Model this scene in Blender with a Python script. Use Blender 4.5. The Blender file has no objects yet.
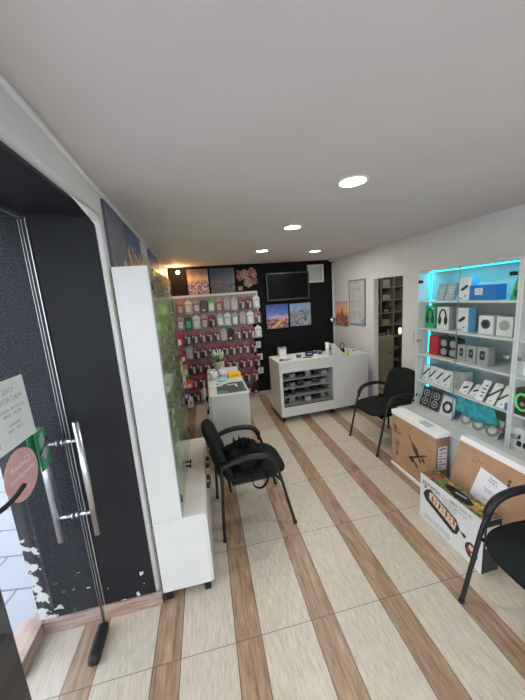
import bpy, math, random
from mathutils import Vector, Matrix
random.seed(7)
PI = math.pi
scene = bpy.context.scene
col = scene.collection

# ------------------------------------------------------------------ materials
def new_mat(name):
    m = bpy.data.materials.new(name); m.use_nodes = True
    nt = m.node_tree
    return m, nt, nt.nodes['Principled BSDF']

def setp(b, **k):
    for a, v in k.items():
        b.inputs[a.replace('_', ' ')].default_value = v

def mat(name, c, rough=.5, metal=0., var=.04, scale=30., emit=None, es=0., coat=0., spec=.5, bump=0., alpha=None):
    m, nt, b = new_mat(name)
    n = nt.nodes.new('ShaderNodeTexNoise'); n.inputs['Scale'].default_value = scale; n.inputs['Detail'].default_value = 3
    tc = nt.nodes.new('ShaderNodeTexCoord'); nt.links.new(tc.outputs['Object'], n.inputs['Vector'])
    r = nt.nodes.new('ShaderNodeValToRGB')
    lo = [max(0, v*(1-var*2)) for v in c]; hi = [min(1, v*(1+var*2)) for v in c]
    r.color_ramp.elements[0].position = .3; r.color_ramp.elements[1].position = .7
    r.color_ramp.elements[0].color = (*lo, 1); r.color_ramp.elements[1].color = (*hi, 1)
    nt.links.new(n.outputs['Fac'], r.inputs['Fac']); nt.links.new(r.outputs['Color'], b.inputs['Base Color'])
    setp(b, Roughness=rough, Metallic=metal)
    b.inputs['Specular IOR Level'].default_value = spec
    if coat: b.inputs['Coat Weight'].default_value = coat
    if emit: b.inputs['Emission Color'].default_value = (*emit, 1); b.inputs['Emission Strength'].default_value = es
    if bump:
        bp = nt.nodes.new('ShaderNodeBump'); bp.inputs['Strength'].default_value = bump; bp.inputs['Distance'].default_value = .002
        nt.links.new(n.outputs['Fac'], bp.inputs['Height']); nt.links.new(bp.outputs['Normal'], b.inputs['Normal'])
    return m

def glass(name, tint=(.93, .97, .95), refl=1.45, veil=0.0, veilcol=(.6, .63, .7), dscale=90):
    """thin pane: clear transmission plus fresnel reflection, optional diffuse film"""
    m = bpy.data.materials.new(name); m.use_nodes = True
    nt = m.node_tree; nt.nodes.clear()
    out = nt.nodes.new('ShaderNodeOutputMaterial')
    tr = nt.nodes.new('ShaderNodeBsdfTransparent'); tr.inputs['Color'].default_value = (*tint, 1)
    gl = nt.nodes.new('ShaderNodeBsdfGlossy'); gl.inputs['Roughness'].default_value = .03
    fr = nt.nodes.new('ShaderNodeFresnel'); fr.inputs['IOR'].default_value = refl
    mx = nt.nodes.new('ShaderNodeMixShader')
    ge = nt.nodes.new('ShaderNodeNewGeometry'); iv = nt.nodes.new('ShaderNodeMath'); iv.operation = 'SUBTRACT'; iv.inputs[0].default_value = 1
    nt.links.new(ge.outputs['Backfacing'], iv.inputs[1])
    fm = nt.nodes.new('ShaderNodeMath'); fm.operation = 'MULTIPLY'; nt.links.new(fr.outputs[0], fm.inputs[0]); nt.links.new(iv.outputs[0], fm.inputs[1])
    nt.links.new(fm.outputs[0], mx.inputs[0]); nt.links.new(tr.outputs[0], mx.inputs[1]); nt.links.new(gl.outputs[0], mx.inputs[2])
    last = mx
    if veil:
        df = nt.nodes.new('ShaderNodeBsdfDiffuse'); df.inputs['Color'].default_value = (*veilcol, 1)
        tc = nt.nodes.new('ShaderNodeTexCoord')
        n = nt.nodes.new('ShaderNodeTexNoise'); n.inputs['Scale'].default_value = dscale; n.inputs['Detail'].default_value = 5
        n2 = nt.nodes.new('ShaderNodeTexNoise'); n2.inputs['Scale'].default_value = 2.2
        nt.links.new(tc.outputs['Object'], n.inputs['Vector']); nt.links.new(tc.outputs['Object'], n2.inputs['Vector'])
        mr = nt.nodes.new('ShaderNodeMath'); mr.operation = 'MULTIPLY'
        nt.links.new(n.outputs['Fac'], mr.inputs[0]); nt.links.new(n2.outputs['Fac'], mr.inputs[1])
        mm = nt.nodes.new('ShaderNodeMath'); mm.operation = 'MULTIPLY'; mm.inputs[1].default_value = veil*4
        nt.links.new(mr.outputs[0], mm.inputs[0])
        m2 = nt.nodes.new('ShaderNodeMixShader')
        nt.links.new(mm.outputs[0], m2.inputs[0]); nt.links.new(mx.outputs[0], m2.inputs[1]); nt.links.new(df.outputs[0], m2.inputs[2])
        last = m2
    nt.links.new(last.outputs[0], out.inputs['Surface'])
    return m

def emis(name, c, s):
    m, nt, b = new_mat(name)
    setp(b, Roughness=.4); b.inputs['Base Color'].default_value = (*c, 1)
    b.inputs['Emission Color'].default_value = (*c, 1); b.inputs['Emission Strength'].default_value = s
    return m

def ramp(nt, stops, fac):
    r = nt.nodes.new('ShaderNodeValToRGB'); cr = r.color_ramp
    while len(cr.elements) < len(stops): cr.elements.new(.5)
    for e, (p, c) in zip(cr.elements, stops): e.position = p; e.color = (*c, 1)
    nt.links.new(fac, r.inputs['Fac']); return r.outputs['Color']

def picture(name, axis, sky, ground, horizon=.4, gscale=14, rough=.35, skyn=.12, seed=0.):
    """printed photo: sky ramp over a blocky city-like ground, in the panel's own generated coordinates"""
    m, nt, b = new_mat(name)
    tc = nt.nodes.new('ShaderNodeTexCoord'); sp = nt.nodes.new('ShaderNodeSeparateXYZ')
    nt.links.new(tc.outputs['Generated'], sp.inputs[0])
    u = sp.outputs['X' if axis == 'x' else 'Y']; v = sp.outputs['Z']
    cb = nt.nodes.new('ShaderNodeCombineXYZ'); nt.links.new(u, cb.inputs[0]); nt.links.new(v, cb.inputs[1]); cb.inputs[2].default_value = seed
    vo = nt.nodes.new('ShaderNodeTexVoronoi'); vo.inputs['Scale'].default_value = gscale; nt.links.new(cb.outputs[0], vo.inputs['Vector'])
    no = nt.nodes.new('ShaderNodeTexNoise'); no.inputs['Scale'].default_value = 5; no.inputs['Detail'].default_value = 6; nt.links.new(cb.outputs[0], no.inputs['Vector'])
    sv = nt.nodes.new('ShaderNodeMath'); sv.operation = 'MULTIPLY_ADD'; sv.inputs[1].default_value = skyn*2
    nt.links.new(no.outputs['Fac'], sv.inputs[0])
    va = nt.nodes.new('ShaderNodeMath'); va.operation = 'SUBTRACT'; va.inputs[1].default_value = skyn; nt.links.new(v, va.inputs[0])
    nt.links.new(va.outputs[0], sv.inputs[2])
    skyc = ramp(nt, sky, sv.outputs[0])
    sc = nt.nodes.new('ShaderNodeSeparateColor'); nt.links.new(vo.outputs['Color'], sc.inputs[0])
    mxn = nt.nodes.new('ShaderNodeMath'); mxn.operation = 'ADD'; nt.links.new(sc.outputs[0], mxn.inputs[0]); nt.links.new(no.outputs['Fac'], mxn.inputs[1])
    hv = nt.nodes.new('ShaderNodeMath'); hv.operation = 'MULTIPLY'; hv.inputs[1].default_value = .5; nt.links.new(mxn.outputs[0], hv.inputs[0])
    grc = ramp(nt, ground, hv.outputs[0])
    hz = nt.nodes.new('ShaderNodeMath'); hz.operation = 'MULTIPLY_ADD'; hz.inputs[1].default_value = .14; nt.links.new(sc.outputs[1], hz.inputs[0]); hz.inputs[2].default_value = horizon-.07
    lt = nt.nodes.new('ShaderNodeMath'); lt.operation = 'LESS_THAN'; nt.links.new(v, lt.inputs[0]); nt.links.new(hz.outputs[0], lt.inputs[1])
    mx = nt.nodes.new('ShaderNodeMix'); mx.data_type = 'RGBA'
    nt.links.new(lt.outputs[0], mx.inputs[0]); nt.links.new(skyc, mx.inputs[6]); nt.links.new(grc, mx.inputs[7])
    nt.links.new(mx.outputs[2], b.inputs['Base Color']); setp(b, Roughness=rough)
    return m

M = {}
M['white_wall'] = mat('white_wall', (.66, .66, .655), .85, var=.015, scale=6, bump=.05)
M['ceiling'] = mat('ceiling_paint', (.72, .675, .675), .75, var=.012, scale=3)
M['black_wall'] = mat('black_wall', (.006, .0065, .0075), .8, var=.1, scale=12, spec=.2)
M['white_lam'] = mat('white_laminate', (.63, .63, .62), .35, var=.01, scale=8)
M['display_lam'] = mat('display_laminate', (.58, .60, .60), .4, var=.01, scale=8)
M['edge_grey'] = mat('grey_edging', (.45, .46, .46), .4)
M['inner_lam'] = mat('inner_laminate', (.62, .65, .63), .4, var=.02)
M['black_plastic'] = mat('black_plastic', (.012, .012, .013), .45, var=.1, spec=.3)
M['black_metal'] = mat('black_metal', (.018, .018, .02), .35, metal=.3)
M['chair_fabric'] = mat('charcoal_fabric', (.014, .017, .016), .92, var=.35, scale=420, bump=.5, spec=.12)
M['bag_fabric'] = mat('bag_fabric', (.004, .004, .005), .8, var=.3, scale=120, spec=.15)
M['steel'] = mat('brushed_steel', (.62, .62, .63), .28, metal=1, var=.04, scale=60)
M['chrome'] = mat('chrome', (.7, .7, .7), .12, metal=1)
M['alu'] = mat('aluminium', (.42, .43, .44), .35, metal=.9)
M['glass'] = glass('clear_glass', (.98, .995, .99), 1.25, veil=.006, veilcol=(.75, .85, .85), dscale=20)
M['glass_green'] = glass('green_tinted_glass', (.90, .95, .88), 1.3, veil=.03, veilcol=(.55, .7, .5), dscale=12)
M['glass_edge'] = mat('glass_edge', (.18, .26, .24), .2)
M['door_glass'] = glass('hazy_door_glass', (.90, .92, .95), 1.35, veil=.019, veilcol=(.62, .66, .82), dscale=140)  # bluish diffuse film paints in light reflected by the pane
M['window_glass'] = glass('window_glass', (.95, .97, .97), 1.2)
M['cardboard'] = mat('cardboard', (.42, .255, .155), .8, var=.05, scale=9)
M['cardboard_side'] = mat('cardboard_side', (.30, .19, .11), .8, var=.06, scale=9)
M['foam'] = mat('polystyrene', (.82, .83, .83), .7, var=.02, scale=120, bump=.2)
M['paper'] = mat('paper', (.80, .81, .86), .7, var=.01)
M['print_black'] = mat('black_print', (.02, .02, .02), .6)
M['print_brown'] = mat('brown_print', (.06, .035, .025), .7)
M['print_grey'] = mat('grey_print', (.25, .26, .28), .6)
M['print_light'] = mat('light_grey_print', (.48, .5, .52), .6)
M['white_card'] = mat('white_card', (.68, .69, .70), .4, var=.01)
M['silver_card'] = mat('silver_card', (.30, .33, .36), .35, var=.1)
M['grey_card'] = mat('grey_card', (.33, .34, .34), .4, var=.05)
M['blue_card'] = mat('blue_card', (.02, .16, .52), .35)
M['lblue_card'] = mat('light_blue_card', (.12, .42, .68), .35)
M['green_card'] = mat('green_card', (.02, .38, .16), .4)
M['dgreen'] = mat('dark_green_card', (.01, .06, .02), .4)
M['lime'] = mat('lime', (.07, .42, .08), .4)
M['red_card'] = mat('red_card', (.5, .02, .03), .35)
M['crimson'] = mat('crimson_card', (.30, .035, .075), .35, var=.2, scale=25)
M['pink_card'] = mat('pink_card', (.42, .24, .22), .4, var=.1)
M['orange'] = mat('orange_card', (.75, .13, .03), .4)
M['purple'] = mat('purple_card', (.16, .03, .25), .4)
M['yellow'] = mat('yellow_card', (.82, .50, .01), .45)
M['tape_green'] = mat('yellow_green_tape', (.5, .6, .05), .4)
M['teal'] = mat('teal_cloth', (.02, .34, .40), .55, var=.2, scale=26, bump=.5)
M['dark_case'] = mat('dark_case', (.03, .02, .025), .35, var=.2)
M['blister'] = mat('blister', (.45, .42, .41), .25, var=.1, scale=60)
M['pot'] = mat('pot_beige', (.48, .40, .35), .6)
M['leaf'] = mat('leaf_green', (.12, .20, .12), .6, var=.3, scale=60)
M['stem_white'] = mat('pale_leaf', (.55, .62, .55), .6, var=.1)
M['mat_dark'] = mat('dark_mat', (.055, .065, .07), .5, var=.15, scale=14)
M['mat_teal'] = mat('teal_mat', (.04, .24, .22), .5)
M['indigo'] = mat('indigo_plastic', (.05, .05, .28), .4)
M['skirting'] = mat('skirting_white', (.42, .42, .41), .5)
M['pink_sticker'] = mat('pink_sticker', (.62, .36, .36), .5, var=.03)
M['sign_green'] = mat('green_hanger', (.0, .30, .07), .35)
M['sign_grey'] = mat('grey_hanger', (.38, .45, .40), .4)
M['sheet'] = mat('notice_sheet', (.68, .74, .74), .5, var=.01)
M['sheet_text'] = mat('notice_text', (.42, .46, .47), .6)
M['ink'] = mat('ink', (.13, .14, .18), .6)
M['screen'] = mat('tv_screen', (.005, .007, .007), .3, spec=.08)
M['lamp_on'] = emis('lamp_lit', (1, .93, .82), 30)
M['lamp_ring'] = mat('lamp_ring', (.75, .74, .72), .4)
M['bulb'] = emis('warm_bulb', (1, .55, .2), 60)
M['led'] = emis('cyan_led', (.03, .80, .92), 6)
M['led_base'] = emis('cyan_led_tape', (.0, .55, .68), 1.8)
M['photo_red'] = mat('food_red', (.28, .07, .04), .5, var=.5, scale=60)
M['photo_food'] = mat('food_mix', (.38, .24, .10), .5, var=.6, scale=70)
M['photo_meat'] = mat('food_pink', (.75, .5, .42), .5, var=.3, scale=80)
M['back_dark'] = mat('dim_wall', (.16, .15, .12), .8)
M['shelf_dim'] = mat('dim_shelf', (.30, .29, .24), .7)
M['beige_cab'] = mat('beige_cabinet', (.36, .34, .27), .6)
M['lit'] = emis('lit_lamp_shade', (1, .93, .6), 1.6)

# floor: printed tiles, one timber strip and one pale strip across, seams every 0.585 m
def floor_mat():
    m, nt, b = new_mat('printed_floor_tile')
    N = nt.nodes.new; L = nt.links.new
    tc = N('ShaderNodeTexCoord'); sp = N('ShaderNodeSeparateXYZ'); L(tc.outputs['Object'], sp.inputs[0])
    def math_(op, a, b_=None, c=None):
        n = N('ShaderNodeMath'); n.operation = op
        for i, v in enumerate((a, b_, c)):
            if v is None: continue
            if isinstance(v, (int, float)): n.inputs[i].default_value = v
            else: L(v, n.inputs[i])
        return n.outputs[0]
    S = .4251; W = .3294; LL = .5845
    u = math_('DIVIDE', math_('ADD', sp.outputs[0], .4433+S*40), S); fu = math_('FRACT', u)
    v = math_('DIVIDE', math_('ADD', sp.outputs[1], -.6619+LL*40), LL); fv = math_('FRACT', v)
    wood = math_('LESS_THAN', fu, W)
    iu = math_('FLOOR', u); iv = math_('FLOOR', v)
    cb = N('ShaderNodeCombineXYZ')
    L(math_('MULTIPLY', sp.outputs[0], 26), cb.inputs[0]); L(math_('MULTIPLY', sp.outputs[1], 3.2), cb.inputs[1]); L(math_('ADD', math_('MULTIPLY', iu, 3.7), math_('MULTIPLY', iv, 7.1)), cb.inputs[2])
    n1 = N('ShaderNodeTexNoise'); n1.inputs['Scale'].default_value = 1.6; n1.inputs['Detail'].default_value = 7; n1.inputs['Roughness'].default_value = .65; L(cb.outputs[0], n1.inputs['Vector'])
    n2 = N('ShaderNodeTexNoise'); n2.inputs['Scale'].default_value = 5; n2.inputs['Detail'].default_value = 5; L(cb.outputs[0], n2.inputs['Vector'])
    wc = ramp(nt, [(.3, (.15, .085, .05)), (.43, (.28, .175, .11)), (.57, (.37, .245, .16)), (.72, (.49, .35, .25))], n1.outputs['Fac'])
    pc = ramp(nt, [(.25, (.41, .36, .29)), (.5, (.54, .475, .39)), (.75, (.63, .575, .49))], n2.outputs['Fac'])
    mx = N('ShaderNodeMix'); mx.data_type = 'RGBA'; L(wood, mx.inputs[0]); L(pc, mx.inputs[6]); L(wc, mx.inputs[7])
    # joints
    def near(x, c, w): return math_('LESS_THAN', math_('ABSOLUTE', math_('SUBTRACT', x, c)), w)
    j = math_('MAXIMUM', near(fu, W, .006), math_('MAXIMUM', near(fu, .005, .006), near(fv, .003, .0035)))
    mj = N('ShaderNodeMix'); mj.data_type = 'RGBA'; L(math_('MULTIPLY', j, .75), mj.inputs[0]); L(mx.outputs[2], mj.inputs[6]); mj.inputs[7].default_value = (.05, .035, .03, 1)
    L(mj.outputs[2], b.inputs['Base Color']); setp(b, Roughness=.38)
    bp = N('ShaderNodeBump'); bp.inputs['Strength'].default_value = .15; bp.inputs['Distance'].default_value = .002
    L(math_('SUBTRACT', n2.outputs['Fac'], j), bp.inputs['Height']); L(bp.outputs['Normal'], b.inputs['Normal'])
    return m
M['floor'] = floor_mat()

def paver_mat():
    m, nt, b = new_mat('grey_pavers')
    tc = nt.nodes.new('ShaderNodeTexCoord')
    mp = nt.nodes.new('ShaderNodeMapping'); mp.inputs['Rotation'].default_value = (0, 0, .15)
    nt.links.new(tc.outputs['Object'], mp.inputs[0])
    br = nt.nodes.new('ShaderNodeTexBrick'); br.inputs['Scale'].default_value = 1.0
    br.inputs['Brick Width'].default_value = .6; br.inputs['Row Height'].default_value = .3; br.inputs['Mortar Size'].default_value = .008
    br.inputs['Color1'].default_value = (.25, .27, .32, 1); br.inputs['Color2'].default_value = (.29, .31, .35, 1); br.inputs['Mortar'].default_value = (.10, .11, .14, 1)
    nt.links.new(mp.outputs[0], br.inputs['Vector']); nt.links.new(br.outputs['Color'], b.inputs['Base Color']); setp(b, Roughness=.7)
    return m
M['paver'] = paver_mat()

def pier_mat():
    m, nt, b = new_mat('dark_paint_chipped')
    N = nt.nodes.new; L = nt.links.new
    tc = N('ShaderNodeTexCoord'); sp = N('ShaderNodeSeparateXYZ'); L(tc.outputs['Object'], sp.inputs[0])
    n = N('ShaderNodeTexNoise'); n.inputs['Scale'].default_value = 19; n.inputs['Detail'].default_value = 4; n.inputs['Roughness'].default_value = .45; L(tc.outputs['Object'], n.inputs['Vector'])
    def math_(op, a, b_, c=None):
        k = N('ShaderNodeMath'); k.operation = op
        for i, v in enumerate((a, b_, c)):
            if v is None: continue
            if isinstance(v, (int, float)): k.inputs[i].default_value = v
            else: L(v, k.inputs[i])
        return k.outputs[0]
    dx = math_('ADD', sp.outputs[0], 1.09)            # distance from the outer corner
    w = math_('MULTIPLY', dx, 1.9); hz = math_('MULTIPLY', sp.outputs[2], .30)
    thr = math_('ADD', math_('ADD', w, hz), .36)
    thr = math_('MINIMUM', thr, math_('ADD', math_('MULTIPLY', sp.outputs[2], .22), .635))
    chip = math_('GREATER_THAN', n.outputs['Fac'], thr)
    mx = N('ShaderNodeMix'); mx.data_type = 'RGBA'; L(chip, mx.inputs[0]); mx.inputs[6].default_value = (.009, .010, .013, 1); mx.inputs[7].default_value = (.55, .56, .55, 1)
    L(mx.outputs[2], b.inputs['Base Color']); setp(b, Roughness=.6); b.inputs['Specular IOR Level'].default_value = .3
    return m
M['pier'] = pier_mat()

def tilewood_mat():
    m, nt, b = new_mat('timber_look_skirting_tile')
    tc = nt.nodes.new('ShaderNodeTexCoord'); mp = nt.nodes.new('ShaderNodeMapping'); mp.inputs['Scale'].default_value = (3, 3, 30)
    nt.links.new(tc.outputs['Object'], mp.inputs[0])
    n = nt.nodes.new('ShaderNodeTexNoise'); n.inputs['Scale'].default_value = 2.5; n.inputs['Detail'].default_value = 6; nt.links.new(mp.outputs[0], n.inputs['Vector'])
    c = ramp(nt, [(.3, (.22, .14, .11)), (.5, (.36, .25, .20)), (.7, (.46, .35, .30))], n.outputs['Fac'])
    nt.links.new(c, b.inputs['Base Color']); setp(b, Roughness=.45)
    return m
M['tilewood'] = tilewood_mat()

# ------------------------------------------------------------------ geometry helper
class G:
    def __init__(s): s.v = []; s.f = []; s.m = []; s.sm = []; s.M = Matrix.Identity(4)
    def add(s, vs, fs, mi=0, smooth=False):
        o = len(s.v); s.v += [tuple(s.M @ Vector(p)) for p in vs]
        for f in fs: s.f.append([i+o for i in f]); s.m.append(mi); s.sm.append(smooth)
        return s
    def box(s, x0, x1, y0, y1, z0, z1, mi=0):
        vs = [(x, y, z) for x in (x0, x1) for y in (y0, y1) for z in (z0, z1)]
        return s.add(vs, [(0, 1, 3, 2), (4, 6, 7, 5), (0, 4, 5, 1), (2, 3, 7, 6), (0, 2, 6, 4), (1, 5, 7, 3)], mi)
    def rbox(s, x0, x1, y0, y1, z0, z1, r, mi=0, seg=3, axis='z'):
        """box with corners rounded in the plane across axis"""
        if axis == 'z': a0, a1, b0, b1, c0, c1, f = x0, x1, y0, y1, z0, z1, lambda a, b, c: (a, b, c)
        elif axis == 'y': a0, a1, b0, b1, c0, c1, f = x0, x1, z0, z1, y0, y1, lambda a, b, c: (a, c, b)
        else: a0, a1, b0, b1, c0, c1, f = y0, y1, z0, z1, x0, x1, lambda a, b, c: (c, a, b)
        pts = []
        for cx, cy, t0 in ((a1-r, b1-r, 0), (a0+r, b1-r, 90), (a0+r, b0+r, 180), (a1-r, b0+r, 270)):
            for k in range(seg+1):
                t = math.radians(t0+90*k/seg); pts.append((cx+r*math.cos(t), cy+r*math.sin(t)))
        return s.prism(pts, c0, c1, f, mi)
    def prism(s, pts, c0, c1, f=lambda a, b, c: (a, b, c), mi=0):
        n = len(pts)
        vs = [f(a, b, c0) for a, b in pts]+[f(a, b, c1) for a, b in pts]
        fs = [tuple(range(n))[::-1], tuple(range(n, 2*n))]+[(i, (i+1) % n, n+(i+1) % n, n+i) for i in range(n)]
        return s.add(vs, fs, mi)
    def tube(s, pts, r, mi=0, seg=10, closed=False, flat=1., up=None):
        pts = [Vector(p) for p in pts]; n = len(pts)
        rs = r if isinstance(r, (list, tuple)) else [r]*n
        T = []
        for i in range(n):
            a = pts[(i-1) % n] if (closed or i > 0) else pts[i]; b = pts[(i+1) % n] if (closed or i < n-1) else pts[i]
            T.append((b-a).normalized())
        nrm = Vector(up) if up else (Vector((0, 0, 1)) if abs(T[0].z) < .9 else Vector((1, 0, 0)))
        vs = []
        for i in range(n):
            nrm = (nrm-T[i]*nrm.dot(T[i])).normalized(); bn = T[i].cross(nrm)
            for k in range(seg):
                t = 2*PI*k/seg; vs.append(pts[i]+nrm*(math.cos(t)*rs[i])+bn*(math.sin(t)*rs[i]*flat))
        fs = []
        for i in range(n if closed else n-1):
            for k in range(seg):
                a = i*seg+k; b = i*seg+(k+1) % seg; c = ((i+1) % n)*seg+(k+1) % seg; d = ((i+1) % n)*seg+k
                fs.append((a, b, c, d))
        s.add(vs, fs, mi, True)
        if not closed:
            s.add([vs[k] for k in range(seg)], [tuple(range(seg))[::-1]], mi) if s.M == Matrix.Identity(4) else s.add([vs[k] for k in range(seg)], [tuple(range(seg))[::-1]], mi)
            s.add([vs[(n-1)*seg+k] for k in range(seg)], [tuple(range(seg))], mi)
        return s
    def cyl(s, p0, p1, r0, r1=None, mi=0, seg=20):
        return s.tube([p0, p1], [r0, r0 if r1 is None else r1], mi, seg)
    def lathe(s, prof, c=(0, 0, 0), mi=0, seg=24):
        n = len(prof)
        vs = [(c[0]+r*math.cos(2*PI*k/seg), c[1]+r*math.sin(2*PI*k/seg), c[2]+z) for r, z in prof for k in range(seg)]
        fs = [(i*seg+k, i*seg+(k+1) % seg, (i+1)*seg+(k+1) % seg, (i+1)*seg+k) for i in range(n-1) for k in range(seg)]
        return s.add(vs, fs, mi, True)
    def ell(s, c, r, mi=0, nu=20, nv=12, p=1., fn=None):
        """superellipsoid"""
        def sg(v, e): return math.copysign(abs(v)**e, v)
        vs = []
        for j in range(nv+1):
            ph = -PI/2+PI*j/nv
            for i in range(nu):
                th = 2*PI*i/nu
                q = Vector((c[0]+r[0]*sg(math.cos(ph), p)*sg(math.cos(th), p), c[1]+r[1]*sg(math.cos(ph), p)*sg(math.sin(th), p), c[2]+r[2]*sg(math.sin(ph), p)))
                if fn: q = fn(q)
                vs.append(q)
        fs = [(j*nu+i, j*nu+(i+1) % nu, (j+1)*nu+(i+1) % nu, (j+1)*nu+i) for j in range(nv) for i in range(nu)]
        return s.add(vs, fs, mi, True)
    def make(s, name, mats, parent=None, bevel=0, subsurf=0, loc=None):
        me = bpy.data.meshes.new(name)
        me.from_pydata(s.v, [], s.f)
        for m in (mats if isinstance(mats, (list, tuple)) else [mats]): me.materials.append(M[m] if isinstance(m, str) else m)
        me.polygons.foreach_set('material_index', s.m); me.polygons.foreach_set('use_smooth', s.sm); me.update()
        import bmesh
        bm = bmesh.new(); bm.from_mesh(me); bmesh.ops.remove_doubles(bm, verts=bm.verts, dist=1e-5); bmesh.ops.recalc_face_normals(bm, faces=bm.faces); bm.to_mesh(me); bm.free()
        o = bpy.data.objects.new(name, me); col.objects.link(o)
        if parent: o.parent = parent
        if loc: o.location = loc
        if bevel:
            md = o.modifiers.new('bevel', 'BEVEL'); md.width = bevel; md.segments = 2; md.limit_method = 'ANGLE'; md.angle_limit = .7
        if subsurf:
            md = o.modifiers.new('sub', 'SUBSURF'); md.levels = subsurf; md.render_levels = subsurf
        return o

def smooth_path(P, n=8):
    P = [Vector(p) for p in P]; out = []
    for i in range(len(P)-1):
        p0 = P[max(i-1, 0)]; p1 = P[i]; p2 = P[i+1]; p3 = P[min(i+2, len(P)-1)]
        for k in range(n):
            t = k/n
            out.append(.5*((2*p1)+(-p0+p2)*t+(2*p0-5*p1+4*p2-p3)*t*t+(-p0+3*p1-3*p2+p3)*t**3))
    out.append(P[-1]); return out

def text_geo(g, s, size, origin, right, up, mi=0, mirror=False, align='CENTER', lift=.0008, bold=0.):
    """lettering as real thin mesh laid on a plane"""
    cu = bpy.data.curves.new('t', 'FONT'); cu.body = s; cu.size = size; cu.align_x = align; cu.extrude = lift/2; cu.resolution_u = 2; cu.offset = bold
    ob = bpy.data.objects.new('t', cu); col.objects.link(ob)
    bpy.context.view_layer.update()
    me = bpy.data.meshes.new_from_object(ob.evaluated_get(bpy.context.evaluated_depsgraph_get()))
    R = Vector(right).normalized(); U = Vector(up).normalized(); Nn = R.cross(U)
    sx = -1 if mirror else 1
    g.add([Vector(origin)+R*(v.co.x*sx)+U*v.co.y+Nn*(v.co.z+lift/2) for v in me.vertices], [tuple(p.vertices) for p in me.polygons], mi)
    bpy.data.objects.remove(ob); bpy.data.curves.remove(cu); bpy.data.meshes.remove(me)

def tag(o, label=None, cat=None, group=None, kind=None):
    if label: o['label'] = label
    if cat: o['category'] = cat
    if group: o['group'] = group
    if kind: o['kind'] = kind
    return o
def thing(name, label, cat, loc=(0, 0, 0), rz=0., group=None):
    o = bpy.data.objects.new(name, None); col.objects.link(o); o.empty_display_size = .05
    o.location = loc; o.rotation_euler = (0, 0, rz); return tag(o, label, cat, group)
def struct(name, g, mats, bevel=0, label=None, parent=None):
    o = g.make(name, mats, parent, bevel)
    if not parent:
        o['kind'] = 'structure'
        if label: o['label'] = label
    return o
def kids(o): return [c for c in bpy.data.objects if c.parent == o]
def copy_tree(o, parent=None):
    c = o.copy(); col.objects.link(c)
    if parent: c.parent = parent
    for ch in kids(o): copy_tree(ch, c)
    return c
ORD = ['first', 'second', 'third', 'fourth', 'fifth', 'sixth', 'seventh', 'eighth', 'ninth', 'tenth', 'eleventh', 'twelfth']

# ------------------------------------------------------------------ room shell
ZC = 2.39; XL = -.438; YB = 5.09; YF = -1.6
def xr(y): return 2.7494-.0647*y
def xl(y): return XL-.022*(y-1.57)
g = G(); g.box(-1.2, 2.9, YF, 6.4, -.06, 0); struct('floor', g, 'floor')
g = G(); g.box(-.56, 2.95, YF, YB+.2, ZC, ZC+.1); struct('ceiling', g, 'ceiling')
g = G(); g.box(-.66, 2.62, YB, YB+.12, 0, ZC); struct('wall_back', g, 'black_wall')
# left wall, header over the entrance with its rounded corner
g = G(); g.prism([(-.66, 1.615), (xl(1.615), 1.615), (xl(YB), YB), (-.66, YB)], 0, ZC); g.prism([(-.56, YF), (xl(YF), YF), (xl(1.615), 1.615), (-.56, 1.615)], 2.245, ZC)
pts = [(1.615, 2.245)]+[(1.57+.045*math.cos(t), 2.20+.045*math.sin(t)) for t in [math.radians(a) for a in (0, 20, 45, 70, 90)]]
g.prism(pts, -.452, XL, lambda a, b, c: (c, a, b)); struct('wall_left', g, 'white_wall')
g = G(); g.tube([(-.457, 1.592, 0), (-.457, 1.592, 2.185)]+[(-.457, 1.547+.045*math.cos(t), 2.185+.045*math.sin(t)) for t in [math.radians(a) for a in (15, 30, 45, 60, 75, 90)]]+[(-.450, 1.3, 2.238)], [.018]*8+[.002], seg=10); struct('trim_1', g, 'white_wall')
g = G(); g.tube([(xl(.2)+.002, .2, ZC-.03), (xl(5.06)+.002, 5.06, ZC-.03)], .010, seg=8); struct('trim_2', g, 'white_wall')
g = G(); g.box(-1.09, -.563, 1.57, 2.1, -.12, 2.6); g.box(-.563, -.464, 1.57, 1.612, 0, 2.232); struct('wall_entrance', g, 'pier')
M['soffit'] = mat('dark_soffit', (.013, .013, .016), .5)
g = G(); g.box(-1.09, -.563, YF, 1.57, 2.245, 2.6); g.box(-.563, -.464, YF, 1.612, 2.232, 2.2445); struct('trim_3', g, 'soffit')
g = G(); g.box(-1.085, -.43, 1.556, 1.572, 0, .09); struct('baseboard_entrance', g, 'tilewood', .003)
g = G(); g.box(-1.20, -1.07, 1.36, 1.60, -.12, .095); struct('trim_4', g, 'tilewood', .004)
# right wall with the doorway
def wprism(g, y0, y1, z0, z1, t=.12, off=0.):
    pts = [(xr(y0)+off, y0), (xr(y1)+off, y1), (xr(y1)+t+off, y1), (xr(y0)+t+off, y0)]
    g.prism(pts, z0, z1)
g = G(); wprism(g, YF, 3.31, 0, ZC, .07); wprism(g, 3.91, YB+.15, 0, ZC, .07); wprism(g, 3.31, 3.91, 1.95, ZC, .07); struct('wall_right', g, 'white_wall')
g = G(); wprism(g, 3.895, 3.912, 0, 1.95, .08, -.005); struct('trim_5', g, 'inner_lam', .004)
g = G(); g.box(-.43, .95, YB-.015, YB, 0, .07); g.box(.95, 2.5, YB-.015, YB, 0, .07); struct('baseboard_back', g, 'skirting', .003)
g = G(); g.tube([(xr(YB)-.012, YB-.012, 0), (xr(YB)-.012, YB-.012, ZC)], .016, seg=8); struct('trim_6', g, 'white_wall')
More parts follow.
